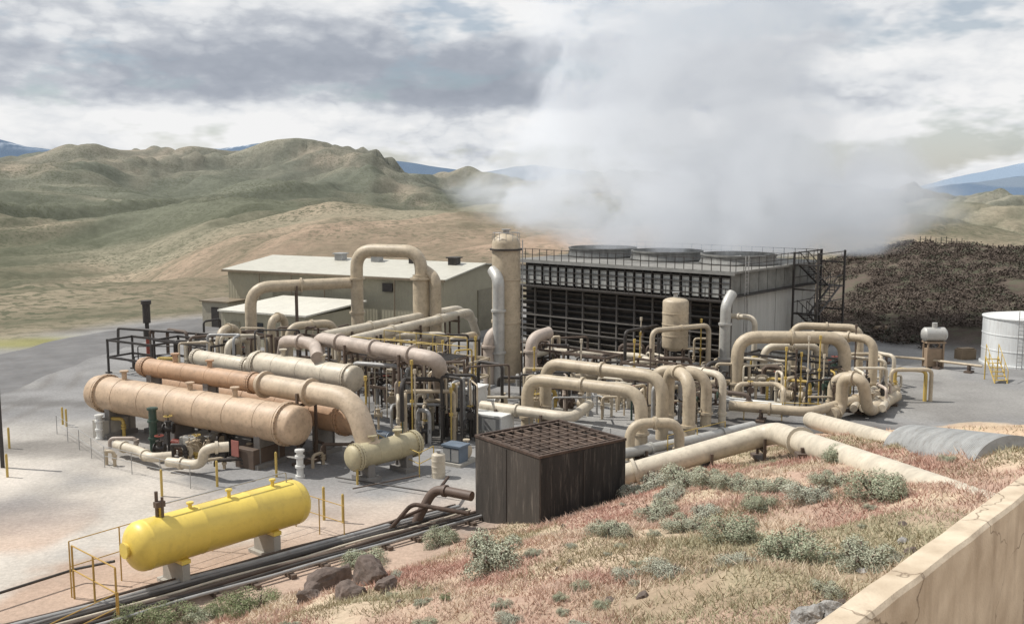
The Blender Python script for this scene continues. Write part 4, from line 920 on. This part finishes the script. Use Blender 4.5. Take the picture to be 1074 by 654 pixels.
# ---------------- steam
def steam():
    m=bpy.data.materials.new('steam');nt,N,L=nodes(m)
    try:
        m.cycles.volume_step_rate=1.5;m.cycles.volume_sampling='DISTANCE'
    except Exception: pass
    o=N('ShaderNodeOutputMaterial');vs=N('ShaderNodeVolumePrincipled');vs.inputs['Color'].default_value=(.88,.90,.93,1);vs.inputs['Anisotropy'].default_value=.1;L(vs.outputs[0],o.inputs['Volume'])
    tc=N('ShaderNodeTexCoord');sx=N('ShaderNodeSeparateXYZ');L(tc.outputs['Object'],sx.inputs[0])
    def ma(op,a,b=None,c_=None):
        q=N('ShaderNodeMath');q.operation=op
        for i,t in enumerate((a,b,c_)):
            if t is None:continue
            if isinstance(t,(int,float)):q.inputs[i].default_value=t
            else:L(t,q.inputs[i])
        return q.outputs[0]
    prof=[(0,.66),(.10,.90),(.2,1.),(.36,.84),(.7,.70),(1.,.76)]
    z=sx.outputs[2];t=ma('DIVIDE',z,29.)
    cr=N('ShaderNodeValToRGB');L(t,cr.inputs[0]);E=cr.color_ramp.elements
    E[0].position=0;E[0].color=(prof[0][1],)*3+(1,);E[1].position=1;E[1].color=(prof[-1][1],)*3+(1,)
    for p_,v_ in prof[1:-1]:
        q=E.new(p_);q.color=(v_,v_,v_,1)
    Rx=ma('MULTIPLY',cr.outputs[0],22.5);Ry=ma('MULTIPLY',cr.outputs[0],12.)
    X=ma('SUBTRACT',sx.outputs[0],ma('MULTIPLY_ADD',t,-4.0,2.))
    nx=ma('DIVIDE',X,Rx);ny=ma('DIVIDE',sx.outputs[1],Ry)
    rr=ma('ADD',ma('MULTIPLY',nx,nx),ma('MULTIPLY',ny,ny))
    n=N('ShaderNodeTexNoise');n.inputs['Scale'].default_value=.115;n.inputs['Detail'].default_value=4;n.inputs['Roughness'].default_value=.62;n.inputs['Distortion'].default_value=.4;L(tc.outputs['Object'],n.inputs[0])
    f=ma('ADD',ma('SUBTRACT',.92,rr),ma('MULTIPLY_ADD',n.outputs[0],4.6,-2.25))
    mr=N('ShaderNodeMapRange');mr.interpolation_type='SMOOTHSTEP';mr.inputs[1].default_value=0;L(ma('MULTIPLY_ADD',nx,.35,.80),mr.inputs[2]);L(f,mr.inputs[0])
    cz=N('ShaderNodeValToRGB');L(t,cz.inputs[0]);E=cz.color_ramp.elements;E[0].color=(1,1,1,1);E[1].color=(.40,.40,.40,1);E[0].position=.35;q=E.new(.7);q.color=(.58,.58,.58,1)
    edge=N('ShaderNodeMapRange');edge.inputs[1].default_value=1.35;edge.inputs[2].default_value=.85;L(rr,edge.inputs[0])
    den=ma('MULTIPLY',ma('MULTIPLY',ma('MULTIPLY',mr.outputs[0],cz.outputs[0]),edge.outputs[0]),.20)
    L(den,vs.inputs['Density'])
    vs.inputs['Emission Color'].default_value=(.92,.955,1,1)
    L(ma('MULTIPLY',den,ma('MULTIPLY_ADD',nx,-.07,.30)),vs.inputs['Emission Strength'])  # steam given a slight glow, stronger at left, in place of multiple scattering
    b=M();vsx=[];fs=[];K=36;c=V((18,91,7.9))
    for p_,v_ in prof:
        for i in range(K):
            a=2*math.pi*i/K;R=v_*1.17
            vsx.append(c+V((2.-4.*p_+math.cos(a)*22.5*R,math.sin(a)*12*R,29*p_)))
    for k in range(len(prof)-1):
        for i in range(K):
            j=(i+1)%K;fs.append((k*K+i,k*K+j,(k+1)*K+j,(k+1)*K+i))
    fs.append(tuple(range(K-1,-1,-1)));fs.append(tuple(range((len(prof)-1)*K,len(prof)*K)))
    b.add(vsx,fs);ob=b.obj('steam_plume',m,flat=True,origin=c);ob['kind']='stuff';ob['label']='billowing grey-white steam plume rising from the cooling tower'
steam()
# ---------------- world, sun
el=math.radians(54);sd=V((-.92,.20,0)).normalized()
sun=bpy.data.lights.new('sun','SUN');sun.energy=4.7;sun.angle=math.radians(.6);sun.color=(1,.96,.89)
so=bpy.data.objects.new('sun',sun);COL.objects.link(so);dv=V((sd.x*math.cos(el),sd.y*math.cos(el),math.sin(el)));so.rotation_euler=dv.to_track_quat('Z','Y').to_euler();so.location=(0,0,80)
w=bpy.data.worlds.new('World');S.world=w;w.use_nodes=True;nt=w.node_tree;nt.nodes.clear();N=nt.nodes.new;L=nt.links.new
out=N('ShaderNodeOutputWorld');sk=N('ShaderNodeTexSky');sk.sky_type='NISHITA';sk.sun_disc=False;sk.sun_elevation=el;sk.sun_rotation=math.atan2(sd.x,sd.y)
bgA=N('ShaderNodeBackground');bgA.inputs[1].default_value=.09;L(sk.outputs[0],bgA.inputs[0])
bgB=N('ShaderNodeBackground');bgB.inputs[1].default_value=.92
mxs=N('ShaderNodeMixShader');L(bgA.outputs[0],mxs.inputs[1]);L(bgB.outputs[0],mxs.inputs[2]);L(mxs.outputs[0],out.inputs[0])
tc=N('ShaderNodeTexCoord')
def mapped(sx,sy,sz,off):
    mp=N('ShaderNodeMapping');mp.inputs['Scale'].default_value=(sx,sy,sz);mp.inputs['Location'].default_value=(off,off*.7,off*1.3);L(tc.outputs['Generated'],mp.inputs[0]);return mp.outputs[0]
def noise_(sx,sy,sz,sc,det,ro=.55,off=0,dist=0):
    n=N('ShaderNodeTexNoise');n.inputs['Scale'].default_value=sc;n.inputs['Detail'].default_value=det;n.inputs['Roughness'].default_value=ro;n.inputs['Distortion'].default_value=dist;L(mapped(sx,sy,sz,off),n.inputs[0]);return n.outputs[0]
def ma(op,a,b=None,c_=None):
    q=N('ShaderNodeMath');q.operation=op
    for i,t in enumerate((a,b,c_)):
        if t is None:continue
        if isinstance(t,(int,float)):q.inputs[i].default_value=t
        else:L(t,q.inputs[i])
    return q.outputs[0]
nA=noise_(1,1,4.2,2.6,3,.5,3.1);nB=noise_(1,1,2.6,7,8,.6,1.3)
b2_=noise_(1,1,1.9,26,2,.5,8.3);bil2=ma('ABSOLUTE',ma('MULTIPLY_ADD',b2_,4.0,-2.0))
sx=N('ShaderNodeSeparateXYZ');L(tc.outputs['Generated'],sx.inputs[0])
ez=N('ShaderNodeValToRGB');L(sx.outputs[2],ez.inputs[0]);E=ez.color_ramp.elements;E[0].position=0;E[0].color=(.72,)*3+(1,);E[1].position=.5;E[1].color=(.62,)*3+(1,)
for p_,v_ in((.02,.72),(.045,.82),(.066,.84),(.084,.56),(.12,.50),(.145,.66),(.2,.68)):
    q=E.new(p_);q.color=(v_,v_,v_,1)
val=ma('ADD',ma('ADD',ma('MULTIPLY_ADD',nA,1.3,-.65),ma('MULTIPLY_ADD',nB,1.1,-.55)),ez.outputs[0])
val=ma('ADD',val,ma('MULTIPLY_ADD',bil2,.14,-.09))
val=ma('ADD',val,ma('MULTIPLY',sx.outputs[0],.25))
cr=N('ShaderNodeValToRGB');L(val,cr.inputs[0]);E=cr.color_ramp.elements;E[0].position=.12;E[0].color=(.36,.395,.46,1);E[1].position=.80;E[1].color=(.98,.98,.98,1)
for p_,c_ in((.36,(.44,.475,.54,1)),(.52,(.61,.64,.69,1)),(.63,(.82,.84,.865,1))):
    q=E.new(p_);q.color=c_
L(cr.outputs[0],bgB.inputs[0])
nC=noise_(1,1,3,4,5,.6,7.7);mk=N('ShaderNodeMapRange');mk.inputs[1].default_value=.40;mk.inputs[2].default_value=.47;mk.inputs[3].default_value=.4;L(nC,mk.inputs[0]);L(mk.outputs[0],mxs.inputs[0])
# ---------------- camera
cam=bpy.data.cameras.new('camera');cam.lens=35.;cam.sensor_width=36;cam.clip_end=30000;cam.clip_start=.1
co=bpy.data.objects.new('camera',cam);COL.objects.link(co);co.location=(0,0,CH);co.rotation_euler=(math.radians(90)-PITCH,0,0);S.camera=co
S.view_settings.view_transform='Standard';S.view_settings.look='None';S.view_settings.exposure=0
